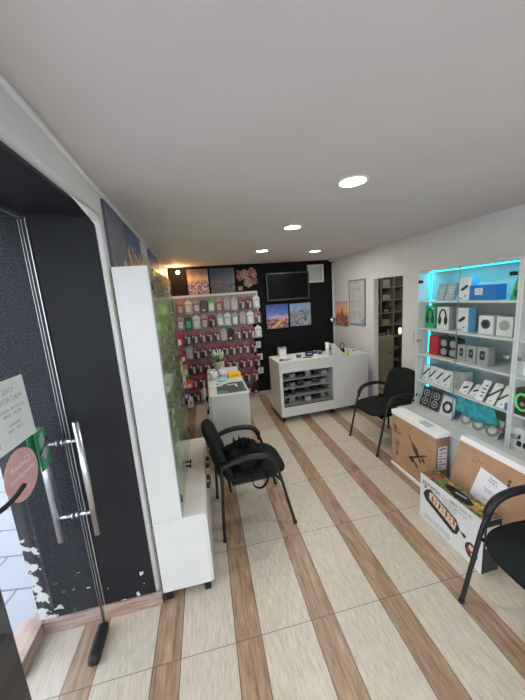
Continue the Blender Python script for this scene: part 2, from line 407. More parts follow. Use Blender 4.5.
# unseen street front behind the camera: piers, parapet, window widened to light ceiling
g = G(); g.box(-.56, -.35, YF-.15, YF, 0, ZC); g.box(2.65, 2.95, YF-.15, YF, 0, ZC); g.box(-.35, 2.65, YF-.15, YF, 2.33, ZC); g.box(-.35, 2.65, YF-.15, YF, 0, .10)
struct('wall_front', g, 'white_wall')
g = G()
for a, b in ((-.35, -.31), (1.13, 1.17), (2.61, 2.65)): g.box(a, b, YF-.1, YF-.05, .10, 2.33)
g.box(-.35, 2.65, YF-.1, YF-.05, .10, .14); g.box(-.35, 2.65, YF-.1, YF-.05, 2.29, 2.33)
w = struct('window_1', g, 'black_metal'); g = G(); g.box(-.31, 2.61, YF-.078, YF-.072, .14, 2.29); struct('pane', g, 'window_glass', parent=w)
# outside ground
g = G(); g.box(-9, -1.2, -6, 12, -.2, -.12); g.box(-1.2, 8, -6, YF-.15, -.2, -.12); struct('ground', g, 'paver')
# back room seen through the doorway
g = G(); g.box(2.63, 4.6, 2.9, 6.4, -.05, 0); struct('floor_back_room', g, 'floor')
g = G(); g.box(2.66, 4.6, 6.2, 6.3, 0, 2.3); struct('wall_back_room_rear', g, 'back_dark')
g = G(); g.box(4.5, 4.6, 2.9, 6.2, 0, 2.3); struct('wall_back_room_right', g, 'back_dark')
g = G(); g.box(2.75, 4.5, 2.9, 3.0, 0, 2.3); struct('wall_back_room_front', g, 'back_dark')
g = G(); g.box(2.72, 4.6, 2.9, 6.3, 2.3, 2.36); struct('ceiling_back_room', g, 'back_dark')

# ------------------------------------------------------------------ entrance: glass door, handles, stickers
DX = -.742
door = thing('door_2', 'frameless glass entrance door with steel bar handles at the left', 'door', (DX, .62, 0))
del door['category']; door['kind'] = 'structure'
g = G(); g.box(-.006, .006, .0, .89, .03, 2.21); g.make('pane', 'door_glass', door)
g = G(); g.box(-.0075, -.0050, .884, .893, .03, 2.21); g.box(.0050, .0075, .884, .893, .03, 2.21); g.box(-.005, .005, .888, .8925, .03, 2.21, 1); g.make('glass_edge', ['alu', 'black_metal'], door)
g = G(); g.box(-.010, .010, .0, .89, 2.215, 2.232); g.make('top_rail', 'alu', door, .003)
g = G(); g.rbox(-.024, .024, .70, .885, .004, .06, .018, axis='x'); g.make('bottom_fitting', 'black_plastic', door, .006)
for sx, nm in ((1, 'inside'), (-1, 'outside')):
    g = G(); x = .085*sx
    g.cyl((x, .83, .66), (x, .83, 1.28), .0155, seg=20)
    for z in (.79, 1.185): g.cyl((.006*sx, .83, z), (x, .83, z), .0095, seg=14); g.cyl((.006*sx, .83, z), (.016*sx, .83, z), .015, seg=14)
    g.make('handle', 'steel', door)
# stile of the alu frame next to the pier
g = G(); g.box(-.750, -.745, 1.562, 1.57, .09, 2.232); struct('trim_7', g, 'alu', .001)
# notice sheet on the glass (printed to be read from outside)
XN = DX+.0065
n = thing('notice_sheet', 'white two-column opening hours sheet stuck on the glass door', 'sign', (XN, 1.03, 1.445))
g = G(); g.add([(0, -.14, -.12), (0, .255, -.125), (0, .245, .125), (0, -.14, .13)], [(0, 1, 2, 3)]); g.add([(.0015, -.14, -.12), (.0015, .255, -.125), (.0015, .245, .125), (.0015, -.14, .13)], [(0, 1, 2, 3)]); g.make('paper', 'sheet', n)
g = G(); Rr, Uu = (0, 1, 0), (0, 0, 1)
for t, z, s in (('ORE', .075, .032), ('MATADIH', .042, .032), ('SHTATOR - PREMTE', .012, .017), ('09:30 - 20:00', -.008, .019), ('MESDITA', -.045, .016), ('13:00 - 14:00', -.065, .016)):
    text_geo(g, t, s, (.0018, .145, z), Rr, Uu, 0, mirror=True)
for t, z, s in (('ORE', .075, .032), ('VERORE', .042, .032), ('08:00 - 21:00', -.008, .019), ('E DIEL', -.045, .016)):
    text_geo(g, t, s, (.0018, -.045, z), Rr, Uu, 0, mirror=True)
g.box(.0016, .0024, .048, .051, -.10, .10); g.make('lettering', 'sheet_text', n)
# pink round sticker
st = thing('round_sticker', 'pink oval sticker with mirrored white lettering stuck on the glass door', 'sticker', (XN, 1.152, 1.21))
g = G(); P = [(.098*math.cos(t), .098*math.sin(t)) for t in [2*PI*k/36 for k in range(36)]]
g.prism(P, 0, .0012, lambda a, b, c: (c, a, b)); g.make('disc', 'pink_sticker', st)
g = G()
for t, z, s in (('Clicked', .028, .038), ('smartphone', -.008, .030), ('service', -.062, .02)): text_geo(g, t, s, (.0014, 0, z), Rr, (0, .25, 1), 0, mirror=True)
g.make('lettering', M['white_card'], st)
# green hanger on outside handle
hg = thing('door_hanger', 'green plastic hanger tag strapped around the outside door handle', 'sign', (DX-.085, 1.45, 1.17))
g = G(); g.rbox(-.024, -.021, -.045, .028, -.09, .10, .006, axis='x'); g.rbox(.020, .0225, -.062, .026, -.09, .10, .006, axis='x'); g.box(-.024, .0225, .024, .0262, -.085, .095); g.make('tag_sheet', 'sign_green', hg)
g = G()
g.prism([(-.045, .06), (-.01, .085), (.0, .045), (.022, .03), (.022, -.01), (-.014, -.05), (-.040, -.02), (-.034, .02)], .0227, .0235, lambda a, b, c: (c, a, b)); g.make('print', 'sign_grey', hg)
g = G(); g.tube([(.025, -.055, -.006), (.026, -.015, .02), (.025, .024, .046)], .004); g.make('strap', 'black_plastic', hg)
# black leaf at the extreme lower left with its lever handle
lf = thing('door_leaf', 'black metal door leaf edge in the lower left corner of the entrance', 'door', (-.74, .945, 0))
del lf['category']; lf['kind'] = 'structure'; lf.name = 'door_3'
g = G(); g.box(-.05, .0, -.30, .0, .01, 1.28); g.make('leaf', 'black_metal', lf, .004)
lv = G(); lv.tube(smooth_path([(0, -.04, 1.21), (.045, .0, 1.20), (.06, .055, 1.205), (.075, .098, 1.228)], 5), [.0085]*15+[.0075], seg=12)
lv.cyl((.0, -.04, 1.21), (.006, -.04, 1.21), .02); lv.make('lever_handle', 'black_plastic', lf)
g = G(); g.cyl((.0755, .0985, 1.2285), (.0765, .0995, 1.2295), .0045); g.make('handle_cap', 'steel', lf)

# ------------------------------------------------------------------ ceiling downlights and bulb
for i, (x, y, e, lab) in enumerate(((.872, 1.56, 8, 'largest and nearest of the round ceiling downlights'), (.842, 2.55, 6.5, 'small round ceiling downlight in the middle, second nearest'), (.811, 3.74, 6.5, 'leftmost round ceiling downlight near the black wall'), (1.62, 3.96, 8, 'round ceiling downlight above the white repair desk'))):
    d = thing('ceiling_downlight', lab, 'ceiling light', (x, y, ZC), 0, 'round downlights in the ceiling')
    g = G(); g.lathe([(.072, -.001), (.088, -.001), (.088, -.005), (.078, -.009), (.070, -.006)]); g.make('ring', 'lamp_ring', d)
    g = G(); g.lathe([(.0001, -.006), (.04, -.0065), (.071, -.004)]); g.make('diffuser', 'lamp_on', d)
    ld = bpy.data.lights.new('downlight_beam', 'AREA'); ld.shape = 'DISK'; ld.size = .13; ld.energy = e; ld.color = (1, .95, .87)
    lo = bpy.data.objects.new('downlight_beam', ld); col.objects.link(lo); lo.location = (0, 0, -.012); lo.parent = d
b_ = thing('wall_bulb', 'small glowing orange bulb on the black wall near the ceiling', 'lamp', (-.345, 4.98, 2.30))
g = G(); g.ell((0, 0, 0), (.028, .028, .03)); g.make('globe', 'bulb', b_)
g = G(); g.cyl((0, .02, 0), (0, .11, 0), .017); g.make('socket', 'black_plastic', b_)
ld = bpy.data.lights.new('bulb_glow', 'POINT'); ld.energy = 4.5; ld.color = (1, .5, .18); ld.shadow_soft_size = .04
lo = bpy.data.objects.new('bulb_glow', ld); col.objects.link(lo); lo.location = (0, -.06, 0.01); lo.parent = b_

# ------------------------------------------------------------------ pictures
night = [(.2, (.05, .04, .10)), (.5, (.35, .2, .25)), (.8, (.05, .07, .25)), (1, (.02, .03, .15))]
def pic_board(name, label, cat, axis, x0, x1, z0, z1, plane, m, depth=.025, rx=0., group=None, sgn=-1):
    g = G()
    if axis == 'x': cx = (x0+x1)/2; g.box(x0-cx, x1-cx, -depth, 0, z0, z1); o = g.make(name, m, None, .002, loc=(cx, plane-.001, 0))
    else: cx = (x0+x1)/2; g.box(0, depth, x0-cx, x1-cx, z0, z1); o = g.make(name, m, None, .002, loc=(xl(cx)+.001, cx, 0)); o.rotation_euler.z = LA
    return tag(o, label, cat, group)
pb = lambda *a, **k: pic_board('canvas_picture', *a, **k)
GRP = 'square canvas city pictures'
pb('canvas of a pink cloudy rooftop skyline beside the orange bulb', 'picture', 'x', -.21, .135, 1.93, 2.345, YB, picture('p_sunset', 'x', [(.45, (.45, .27, .15)), (.62, (.6, .42, .24)), (.75, (.28, .19, .16)), (.9, (.12, .09, .11))], [(.3, (.03, .02, .04)), (.5, (.28, .16, .22)), (.65, (.7, .55, .6))], .5, 28), group=GRP)
pb('canvas of a dark blue night city, middle above the phone accessories', 'picture', 'x', .165, .585, 1.93, 2.345, YB, picture('p_night', 'x', [(.35, (.16, .08, .07)), (.5, (.05, .04, .09)), (.8, (.015, .016, .06))], [(.35, (.005, .005, .01)), (.55, (.02, .018, .03)), (.72, (.2, .12, .07))], .4, 26, seed=2), group=GRP)
# roses / figures canvas
rp = thing('canvas_picture', 'dark canvas with a cluster of pink and red blossoms, beside the television', 'picture', (.80, YB-.001, 0), 0, GRP)
g = G(); g.box(-.19, .19, -.025, 0, 1.92, 2.33); g.make('canvas', 'black_wall', rp, .002)
M['rose'] = mat('rose_print', (.22, .07, .06), .6, var=.6, scale=40); M['rose2'] = mat('pale_rose_print', (.3, .2, .15), .6, var=.4, scale=40)
g = G()
for k, (a, c, r) in enumerate(((-.12, 2.18, .07), (-.04, 2.22, .08), (.09, 2.25, .075), (.02, 2.08, .085), (.12, 2.10, .065), (.13, 2.20, .05), (-.15, 2.27, .03))):
    g.prism([(a+r*math.cos(t)*(1+.12*math.sin(3*t+k)), c+r*math.sin(t)*(1+.1*math.cos(4*t))) for t in [2*PI*i/16 for i in range(16)]], -.0262-.0004*k, -.025, lambda p, q, d: (p, d, q), k % 2)
g.box(-.17, -.09, -.027, -.025, 1.95, 2.02, 1); g.make('print', ['rose', 'rose2'], rp)
# pair below TV
b1 = pb('canvas of a blue dusk city with an orange lit highway, left below the television', 'picture', 'x', 1.10, 1.51, 1.225, 1.66, YB, picture('p_dusk', 'x', [(.35, (.75, .35, .25)), (.45, (.55, .38, .55)), (.6, (.10, .17, .55)), (1, (.02, .05, .28))], [(.35, (.02, .03, .10)), (.5, (.15, .07, .12)), (.68, (.8, .32, .10))], .40, 20, seed=4), group=GRP)
M['glow_orange'] = mat('orange_print', (.85, .36, .12), .5, var=.3, scale=60)
g = G(); g.prism([(-.14, 1.235), (-.06, 1.235), (.19, 1.43), (.17, 1.44), (.02, 1.36)], -.0262, -.0248, lambda p, q, d: (p, d, q)); g.make('print', 'glow_orange', b1)
b2 = pb('canvas of a hazy blue grey city from above, right below the television', 'picture', 'x', 1.545, 1.945, 1.235, 1.65, YB, picture('p_haze', 'x', [(.5, (.45, .55, .62)), (.75, (.25, .38, .55)), (1, (.18, .3, .5))], [(.3, (.04, .08, .15)), (.5, (.18, .26, .36)), (.7, (.5, .48, .47))], .72, 22, seed=6), group=GRP)
g = G(); g.box(-.11, -.098, -.0262, -.0248, 1.36, 1.62); g.box(-.15, -.06, -.0262, -.0248, 1.42, 1.46); g.make('print', 'rose2', b2)
# on the right wall: sunset picture and framed notice (rotated with the wall)
WA = math.atan(.0647); LA = math.atan(.022)
def on_left(y): return (xl(y), y, 0)
def on_right(y): return (xr(y), y, 0)
rp2 = thing('canvas_picture', 'small orange sunset tower picture on the white right wall', 'picture', on_right(4.79), WA, GRP)
ms = picture('p_tower', 'y', [(.4, (.55, .25, .2)), (.6, (.8, .45, .15)), (.8, (.75, .5, .35)), (1, (.55, .35, .35))], [(.3, (.08, .03, .05)), (.5, (.3, .12, .13)), (.7, (.65, .35, .15))], .42, 20, seed=8)
g = G(); g.box(-.022, -.001, -.20, .20, 1.20, 1.635); g.make('canvas', ms, rp2, .002)
g = G(); g.prism([(-.10, 1.35), (.04, 1.35), (.0, 1.42), (-.02, 1.50), (-.035, 1.56), (-.05, 1.50), (-.06, 1.42)], -.0232, -.0218, lambda a, b, c: (c, a, b)); g.make('print', M['purple'] if 0 else mat('tower_print', (.28, .08, .12), .6), rp2)
fn = thing('framed_notice', 'tall framed price notice hanging beside the dark doorway', 'sign', on_right(4.31), WA)
g = G(); a0, a1, z0, z1 = -.215, .235, 1.245, 1.975
g.box(-.018, -.001, a0, a1, z0, z0+.022); g.box(-.018, -.001, a0, a1, z1-.022, z1); g.box(-.018, -.001, a0, a0+.022, z0, z1); g.box(-.018, -.001, a1-.022, a1, z0, z1); g.make('frame', 'print_grey', fn, .003)
M['notice_paper'] = mat('notice_paper', (.52, .54, .53), .5)
g = G(); g.box(-.010, -.002, a0+.02, a1-.02, z0+.02, z1-.02); g.make('paper', 'notice_paper', fn)
g = G(); Rw = (0, -1, 0)
text_geo(g, 'NJOFTIM', .035, (-.011, .01, 1.915), Rw, Uu)
for k in range(3): text_geo(g, ['lista e sherbimeve te dyqanit', 'riparime telefonash dhe tablet', 'te gjitha markat me garanci'][k], .020, (-.011, .01, 1.86-.03*k), Rw, Uu)
for cxx in (.11, -.09):
    for k in range(13):
        if (k*7+int(cxx*100)) % 5: text_geo(g, ['ekran', 'bateri', 'kamera', 'altoparlant', 'mikrofon'][k % 5]+'  '+str(500+k*150), .022, (-.011, cxx, 1.73-.033*k), Rw, Uu)
g.make('lettering', 'print_grey', fn)
g = G(); g.prism([(-.19+.045*math.cos(t), 1.315+.045*math.sin(t)) for t in [2*PI*i/14 for i in range(14)]], -.0125, -.010, lambda a, b, c: (c, a+.03, b)); g.make('stamp', 'lblue_card', fn)
# left wall canvases
M['wl1'] = picture('p_bridge', 'y', [(.25, (.035, .04, .065)), (.5, (.06, .07, .105)), (.8, (.085, .10, .15)), (1, (.055, .068, .11))], [(.3, (.02, .03, .06)), (.6, (.16, .18, .24))], .30, 9, seed=1)
c1 = pic_board('canvas_picture', 'large slate blue canvas with a white arch on the left wall beside the entrance', 'picture', 'y', 1.635, 2.06, 1.90, 2.335, XL, M['wl1'], depth=.012, group='canvas pictures along the left wall')
g = G()
for a, b, t in ((-.10, 1.95, .07), (-.03, 2.05, .12)):
    pass
arch = [(-.02+.06*math.cos(t), 1.92+.15*math.sin(t)) for t in [PI*k/14 for k in range(15)]]
g.tube([(.0135, a+.10, b) for a, b in arch], .012, seg=6, flat=.3, up=(0, 1, 0))
for k in range(6): g.box(.012, .0128, -.18+.06*k, -.177+.06*k, 1.92, 2.31)
g.make('print', 'print_light', c1)
M['wl2'] = picture('p_town', 'y', [(.5, (.05, .11, .26)), (1, (.025, .06, .20))], [(.3, (.06, .05, .09)), (.5, (.25, .15, .15)), (.7, (.6, .45, .4))], .68, 16, seed=3)
pic_board('canvas_picture', 'canvas of red and white town houses under deep blue sky on the left wall', 'picture', 'y', 2.07, 2.58, 1.90, 2.335, XL, M['wl2'], depth=.012, group='canvas pictures along the left wall')
M['wl3'] = picture('p_harbour', 'y', [(.6, (.5, .5, .5)), (1, (.4, .42, .45))], [(.3, (.2, .10, .06)), (.5, (.4, .25, .15)), (.7, (.6, .5, .35))], .85, 14, seed=5)
pic_board('canvas_picture', 'brown canvas of old stone buildings, third along the left wall', 'picture', 'y', 2.60, 3.02, 1.90, 2.24, XL, M['wl3'], depth=.012, group='canvas pictures along the left wall')
M['wl4'] = picture('p_bay', 'y', [(.45, (.4, .3, .2)), (.55, (.10, .18, .35)), (1, (.03, .08, .28))], [(.3, (.12, .10, .10)), (.5, (.4, .22, .12)), (.7, (.75, .4, .15))], .45, 14, seed=7)
pic_board('canvas_picture', 'canvas of a blue evening bay, fourth along the left wall', 'picture', 'y', 3.03, 3.70, 1.86, 2.34, XL, M['wl4'], depth=.012, group='canvas pictures along the left wall')
M['wl5'] = picture('p_amber', 'y', [(.4, (.55, .3, .15)), (.7, (.6, .4, .25)), (1, (.3, .3, .4))], [(.3, (.12, .06, .03)), (.6, (.5, .28, .12))], .35, 14, seed=9)
pic_board('canvas_picture', 'amber canvas nearest the black wall on the left wall', 'picture', 'y', 3.75, 4.7, 1.88, 2.33, XL, M['wl5'], depth=.012, group='canvas pictures along the left wall')
# lime and green display film low on left wall behind the glass cabinet
M['greenfilm'] = picture('p_green', 'y', [(.6, (.25, .42, .10)), (.8, (.35, .62, .12)), (1, (.45, .8, .12))], [(.3, (.16, .20, .12)), (.5, (.24, .30, .20)), (.7, (.40, .40, .30))], .62, 12, seed=11)
tag(pic_board('wall_poster', 'green landscape poster on the left wall beyond the glass cabinet', 'poster', 'y', 2.62, 4.75, .42, 1.84, XL, M['greenfilm'], depth=.006))
bl = pic_board('canvas_picture', 'narrow blue and teal canvas strip low beside the white glass cabinet', 'picture', 'y', 1.635, 1.985, 1.15, 1.86, XL, picture('p_blue2', 'y', [(.5, (.2, .3, .45)), (1, (.1, .16, .32))], [(.3, (.05, .08, .10)), (.6, (.1, .35, .4))], .5, 9, seed=12), depth=.012, group='canvas pictures along the left wall')

# ------------------------------------------------------------------ TV, vent, corner devices
tv = thing('television', 'black flat television mounted on the black back wall', 'television', (1.52, YB, 1.965))
g = G(); g.box(-.39, .39, -.075, -.05, -.235, .235); g.make('housing', 'black_plastic', tv, .004)
g = G(); g.box(-.372, .372, -.0765, -.0745, -.213, .217); g.make('screen', 'screen', tv)
g = G()
for a, b, c, d in ((-.395, .395, -.24, -.216), (-.395, .395, .219, .24), (-.395, -.375, -.24, .24), (.375, .395, -.24, .24)): g.box(a, b, -.082, -.06, c, d)
M['bezel'] = mat('bezel', (.05, .052, .055), .3); g.make('bezel', 'bezel', tv, .002)
g = G(); g.box(-.1, .1, -.05, -.001, -.1, .1); g.make('wall_bracket', 'black_metal', tv)
vt = thing('ventilation_grille', 'square white framed ventilation grille beside the television', 'vent', (2.07, YB, 2.16))
g = G()
for a, b, c, d in ((-.15, .15, -.155, -.13), (-.15, .15, .13, .155), (-.15, -.125, -.155, .155), (.125, .15, -.155, .155)): g.box(a, b, -.03, -.001, c, d)
g.make('frame', 'white_lam', vt, .003)
g = G()
for k in range(17): g.add([(-.125, -.024, -.13+k*.0155), (.125, -.024, -.13+k*.0155), (.125, -.008, -.119+k*.0155), (-.125, -.008, -.119+k*.0155)], [(0, 1, 2, 3)])
g.box(-.125, .125, -.006, -.002, -.13, .13); g.make('louvres', 'inner_lam', vt)
cm = thing('security_camera', 'tiny white dome camera in the ceiling corner above the right wall', 'camera', (2.37, 5.0, 2.345))
g = G(); g.box(-.03, .03, -.02, .085, .01, .045); g.make('bracket', 'white_lam', cm, .004)
g = G(); g.ell((0, -.03, -.005), (.028, .035, .028)); g.make('dome', 'grey_card', cm)
cl = thing('clip_lamp', 'small dark round clip lamp on the corner between black and white walls', 'lamp', (2.33, 5.03, 1.29))
g = G(); g.lathe([(.001, 0), (.05, .004), (.062, .03), (.055, .05), (.02, .075), (.001, .08)]); o = g.make('shade', 'chrome', cl); o.rotation_euler = (1.3, 0, .5)
g = G(); g.tube([(0, .02, 0), (.02, .055, .02)], .012); g.ell((-.005, -.028, 0), (.034, .012, .034)); g.make('socket', 'black_plastic', cl)

# ------------------------------------------------------------------ slat wall with hanging packs
sw = thing('slat_wall', 'grey white slatted display wall full of hooks on the black back wall', 'display rack', (.25, YB-.001, 0))
M['slat'] = mat('slat_laminate', (.25, .24, .235), .45, var=.03)
M['slat_white'] = mat('slat_white', (.62, .60, .58), .45, var=.02)
g = G(); X0, X1 = -.745, .60
zz = .20; 
while zz < 1.86:
    right = .69 if zz > 1.38 else .58
    g.box(X0, right, -.028, 0, zz+.006, min(zz+.124, 1.90)); g.box(X0, right-.004, -.014, 0, zz-.006, zz+.006); zz += .13
g.make('panel', 'slat', sw)
g = G(); g.box(X0-.02, .71, -.032, -.0005, 1.885, 1.925); g.box(.69, .71, -.032, -.0005, 1.38, 1.885); g.make('edge_strip', 'slat_white', sw)

def proto_pack(kind):
    """hanging blister pack: card with hang tab, case seen through, white insert"""
    r = thing('phone_case_pack', 'x', 'phone case pack')
    c = dict(red='crimson', white='white_card', silver='silver_card', green='dgreen', dark='dark_case', pink='pink_card', lime='lime', grey='grey_card')[kind]
    g = G(); w, h = .053, .19
    g.prism([(-w, -h), (w, -h), (w, -.03), (w-.02, -.008), (-w+.02, -.008), (-w, -.03)], 0, .003, lambda a, b, d: (a, d, b)); g.prism([(-.015, -.012), (.015, -.012), (.012, .012), (-.012, .012)], .0, .002, lambda a, b, d: (a, d, b))
    g.make('card', c, r)
    g = G(); g.rbox(-w*.82, w*.82, -.016, 0, -h*.95, -.05, .012, axis='y')
    g.make('case', 'dark_case' if kind in ('red', 'dark', 'green') else 'blister' if kind != 'pink' else 'crimson', r, .003)
    g = G()
    if kind == 'red': g.box(.004, w*.7, -.0185, -.016, -h*.9, -.075); g.box(-w*.6, -.006, -.0175, -.016, -.09, -.06)
    elif kind == 'dark': g.box(-.02, .02, -.0185, -.016, -h*.9, -.14)
    else: g.box(-w*.6, w*.6, -.0185, -.016, -h*.88, -.07)
    g.make('insert', {'red': 'blister', 'dark': 'yellow', 'green': 'green_card', 'lime': 'white_card'}.get(kind, 'white_card' if kind in ('white', 'silver') else 'blister'), r)
    return r
protos = {}
KN = dict(red='crimson and black', white='white', silver='silver', green='dark green', dark='black and yellow', pink='pale pink', lime='lime green', grey='grey')
rows = [
 (1.845, -.37, .915, ['pink', 'white', 'pink', 'dark', 'lime', 'pink', 'grey', 'grey', 'red', 'red', 'white']),
 (1.585, -.40, .92, ['pink', 'green', 'white', 'pink', 'red', 'silver', 'white', 'silver', 'grey', 'white', 'red']),
 (1.325, -.32, .91, ['red', 'red', 'red', 'red', 'red', 'grey', 'dark', 'red', 'red', 'red', 'white']),
 (1.065, -.31, .80, ['grey', 'red', 'red', 'red', 'red', 'red', 'red', 'red', 'red', 'red']),
 (.800, -.30, .85, ['red', 'red', 'red', 'red', 'red', 'red', 'red', 'red', 'red', 'red']),
 (.545, -.29, .80, ['red', 'red', 'red', 'red', 'red', 'dark', 'red', 'red', 'red']),
 (.295, -.28, .78, ['red', 'grey', 'red', 'red', 'red', 'red', 'red', 'red', 'dark']),
]
hk = G()
hook0 = G().cyl((0, -.003, 0), (0, -.11, 0), .003, seg=6).make('hook', 'chrome', sw)
first = True
for ri, (z, a, b, kinds) in enumerate(rows):
    for k, kd in enumerate(kinds):
        x = a+(b-a)*k/(len(kinds)-1)
        if first: h = hook0; first = False
        else: h = hook0.copy(); col.objects.link(h); h.parent = sw
        h.location = (x-.25, -.025, z+.004)
        if kd not in protos: protos[kd] = o = proto_pack(kd)
        else: o = copy_tree(protos[kd])
        jy = random.uniform(.055, .085)
        o.location = (x, YB-.03-jy, z-.008); o.rotation_euler = (random.uniform(-.03, .05), random.uniform(-.05, .05), random.uniform(-.25, .25))
        s = random.uniform(1.10, 1.20); o.scale = (s, 1, s)
        o['label'] = '%s phone case pack, %s from left, %s row of slat wall' % (KN[kd], ORD[k], ['top', 'second', 'third', 'fourth', 'fifth', 'sixth', 'lowest'][ri])
        o['group'] = 'phone case packs on the slat wall'
# white price holders at the right end
for k, (x, z) in enumerate(((.905, 1.20), (.895, .98), (.915, .755), (.91, .50))):
    o = thing('price_card', 'small white price card at the right edge of the slat wall, %s from the top' % ORD[k], 'price card', (x, YB-.03, z), 0, 'white price cards at the right edge')
    g = G(); g.box(-.05, .05, -.055, -.052, -.065, .05); g.make('card', 'slat_white', o)
    g = G(); g.box(-.01, .012, -.0565, -.055, -.04, .03); g.box(-.012, .014, -.0565, -.055, -.03, -.024); g.make('print', 'print_grey', o)
    g = G(); g.cyl((0, 0, .04), (0, -.052, .04), .003, seg=6); g.make('hook', 'chrome', o)
# coloured packs hanging at the left end, by the corner
for k, (x, y, z, w, h, m, d) in enumerate(((-.455, 4.92, 1.33, .06, .27, 'red_card', 'long bright red'), (-.415, 4.80, 1.02, .055, .20, 'crimson', 'crimson'), (-.45, 4.60, .93, .03, .24, 'tape_green', 'narrow yellow green'),
        (-.415, 4.92, .78, .05, .22, 'pink_card', 'pink'), (-.44, 4.80, .62, .03, .22, 'white_card', 'narrow white'), (-.38, 4.92, .50, .07, .16, 'orange', 'orange'), (-.43, 4.70, .40, .04, .18, 'purple', 'purple'), (-.38, 4.78, .26, .05, .20, 'white_card', 'low white'))):
    o = thing('hanging_pack', '%s hanging pack at the left corner end of the slat wall' % d, 'accessory pack', (x, y, z), .6, 'coloured packs in the left corner')
    g = G(); g.rbox(-w, w, -.012, .0, -h, -.02, .014, axis='y'); g.box(-.012, .012, -.004, 0, -.03, .02); g.make('pouch', m, o, .003)
    g = G(); g.box(-w*.5, w*.5, -.0145, -.012, -h*.8, -h*.45); g.make('label_print', 'white_card' if m != 'white_card' else 'grey_card', o)
    g = G(); g.cyl((0, -.003, .012), (.06, YB-.03-y+.02, .012), .003, seg=6); g.make('hook', 'chrome', o)

# ------------------------------------------------------------------ left glass cabinet
lc = thing('display_cabinet', 'tall narrow white glass display cabinet beside the entrance', 'display cabinet', (XL+.016, 1.57, 0))
D, Wd = .172, 1.0
g = G()
g.box(0, .295, 0, .018, .065, .55); g.box(0, .295, Wd-.018, Wd, .065, .55); g.box(0, .29, .018, Wd-.018, .065, .083); g.box(0, .012, .018, Wd-.018, .083, .53); g.box(0, .302, -.003, Wd+.003, .532, .552)
g.make('base', 'white_lam', lc, .002)
for k in range(2):
    g = G(); g.box(.292, .31, .003+k*.5, .497+k*.5, .068, .528); dd = g.make('door', 'white_lam', lc, .002)
    y = (.34, .60)[k]
    g = G(); g.tube(smooth_path([(.31, y, .50), (.338, y, .50), (.338, y+.10, .50), (.31, y+.10, .50)], 1), .006, seg=8); g.box(.309, .334, y-.014, y+.014, .486, .514, 1); g.box(.309, .334, y+.086, y+.114, .486, .514, 1); g.make('handle', ['chrome', 'black_plastic'], dd)
for k, (x, y) in enumerate(((.03, .03), (.265, .03), (.03, .97), (.265, .97))):
    g = G(); g.box(x-.02, x+.02, y-.02, y+.02, 0, .065); g.make('foot', 'black_plastic', lc, .003)
g = G(); g.box(0, D, 0, .018, .552, 2.0); g.make('side_panel', 'white_lam', lc, .002)
g = G(); g.box(0, D, Wd-.006, Wd, .552, 2.0); g.make('side_panel', 'glass_green', lc)
g = G(); g.box(0, .006, .018, Wd-.006, .552, 2.0); M['painted_reflection'] = picture('green_reflection_backing', 'y', [(.6, (.36, .46, .30)), (.8, (.40, .62, .22)), (1, (.45, .75, .15))], [(.3, (.26, .31, .24)), (.5, (.36, .42, .34)), (.7, (.46, .50, .42))], .62, 12, seed=11); g.make('back_panel', 'painted_reflection', lc)  # greens printed on the back panel stand for reflections in the cabinet
g = G(); g.box(.006, D-.004, .018, Wd-.006, 1.985, 2.0); g.make('top_panel', 'glass_green', lc)
for z in (.84, 1.12, 1.40, 1.70):
    g = G(); g.box(.008, D-.012, .02, Wd-.008, z, z+.006); g.make('glass_shelf', 'glass_green', lc)
for k in range(2):
    g = G(); g.box(D-.003, D+.003, .001+k*.5, .498+k*.5, .556, 1.998); dd = g.make('glass_door', 'glass_green', lc)
    g = G(); g.box(D-.0035, D+.0035, (.0, .997)[k], (.004, 1.0)[k], .556, 1.998); g.make('edge', 'glass_edge', dd)
    g = G(); yy = .47+.06*k; g.cyl((D+.003, yy, .60), (D+.03, yy, .60), .007, seg=10); g.cyl((D+.03, yy-.02, .60), (D+.03, yy+.02, .60), .006, seg=10); g.make('lock', 'black_plastic', dd)
    for z in (.66, 1.9):
        g = G(); g.box(D-.008, D+.008, (.02, .965)[k], (.035, .98)[k], z-.02, z+.02); g.make('hinge', 'black_plastic', dd)
kk = 0
for zi, z in enumerate((.5525, .8465, 1.1265, 1.4065, 1.7065)):
    for k in range(6):
        if random.random() < .2: continue
        y = 1.57+.09+k*.155+random.uniform(-.02, .02); w = random.uniform(.03, .055); h = random.uniform(.09, .19); m = random.choice(['white_card', 'grey_card', 'pink_card', 'silver_card', 'white_card', 'tape_green'])
        o = thing('boxed_accessory', 'pale boxed accessory in the left cabinet, %s position on %s' % (ORD[k], ['the floor board', 'the lowest glass shelf', 'the second glass shelf', 'the third glass shelf', 'the top glass shelf'][zi]), 'accessory box', (XL+.088, y, z), 0, 'boxes in the left glass cabinet')
        g = G(); g.box(-.03, .03, -w, w, 0, h); g.make('carton', m, o, .002)
        g = G(); g.rbox(.030, .0315, -w*.6, w*.6, h*.25, h*.75, .008, axis='x'); g.make('print', 'print_grey', o)

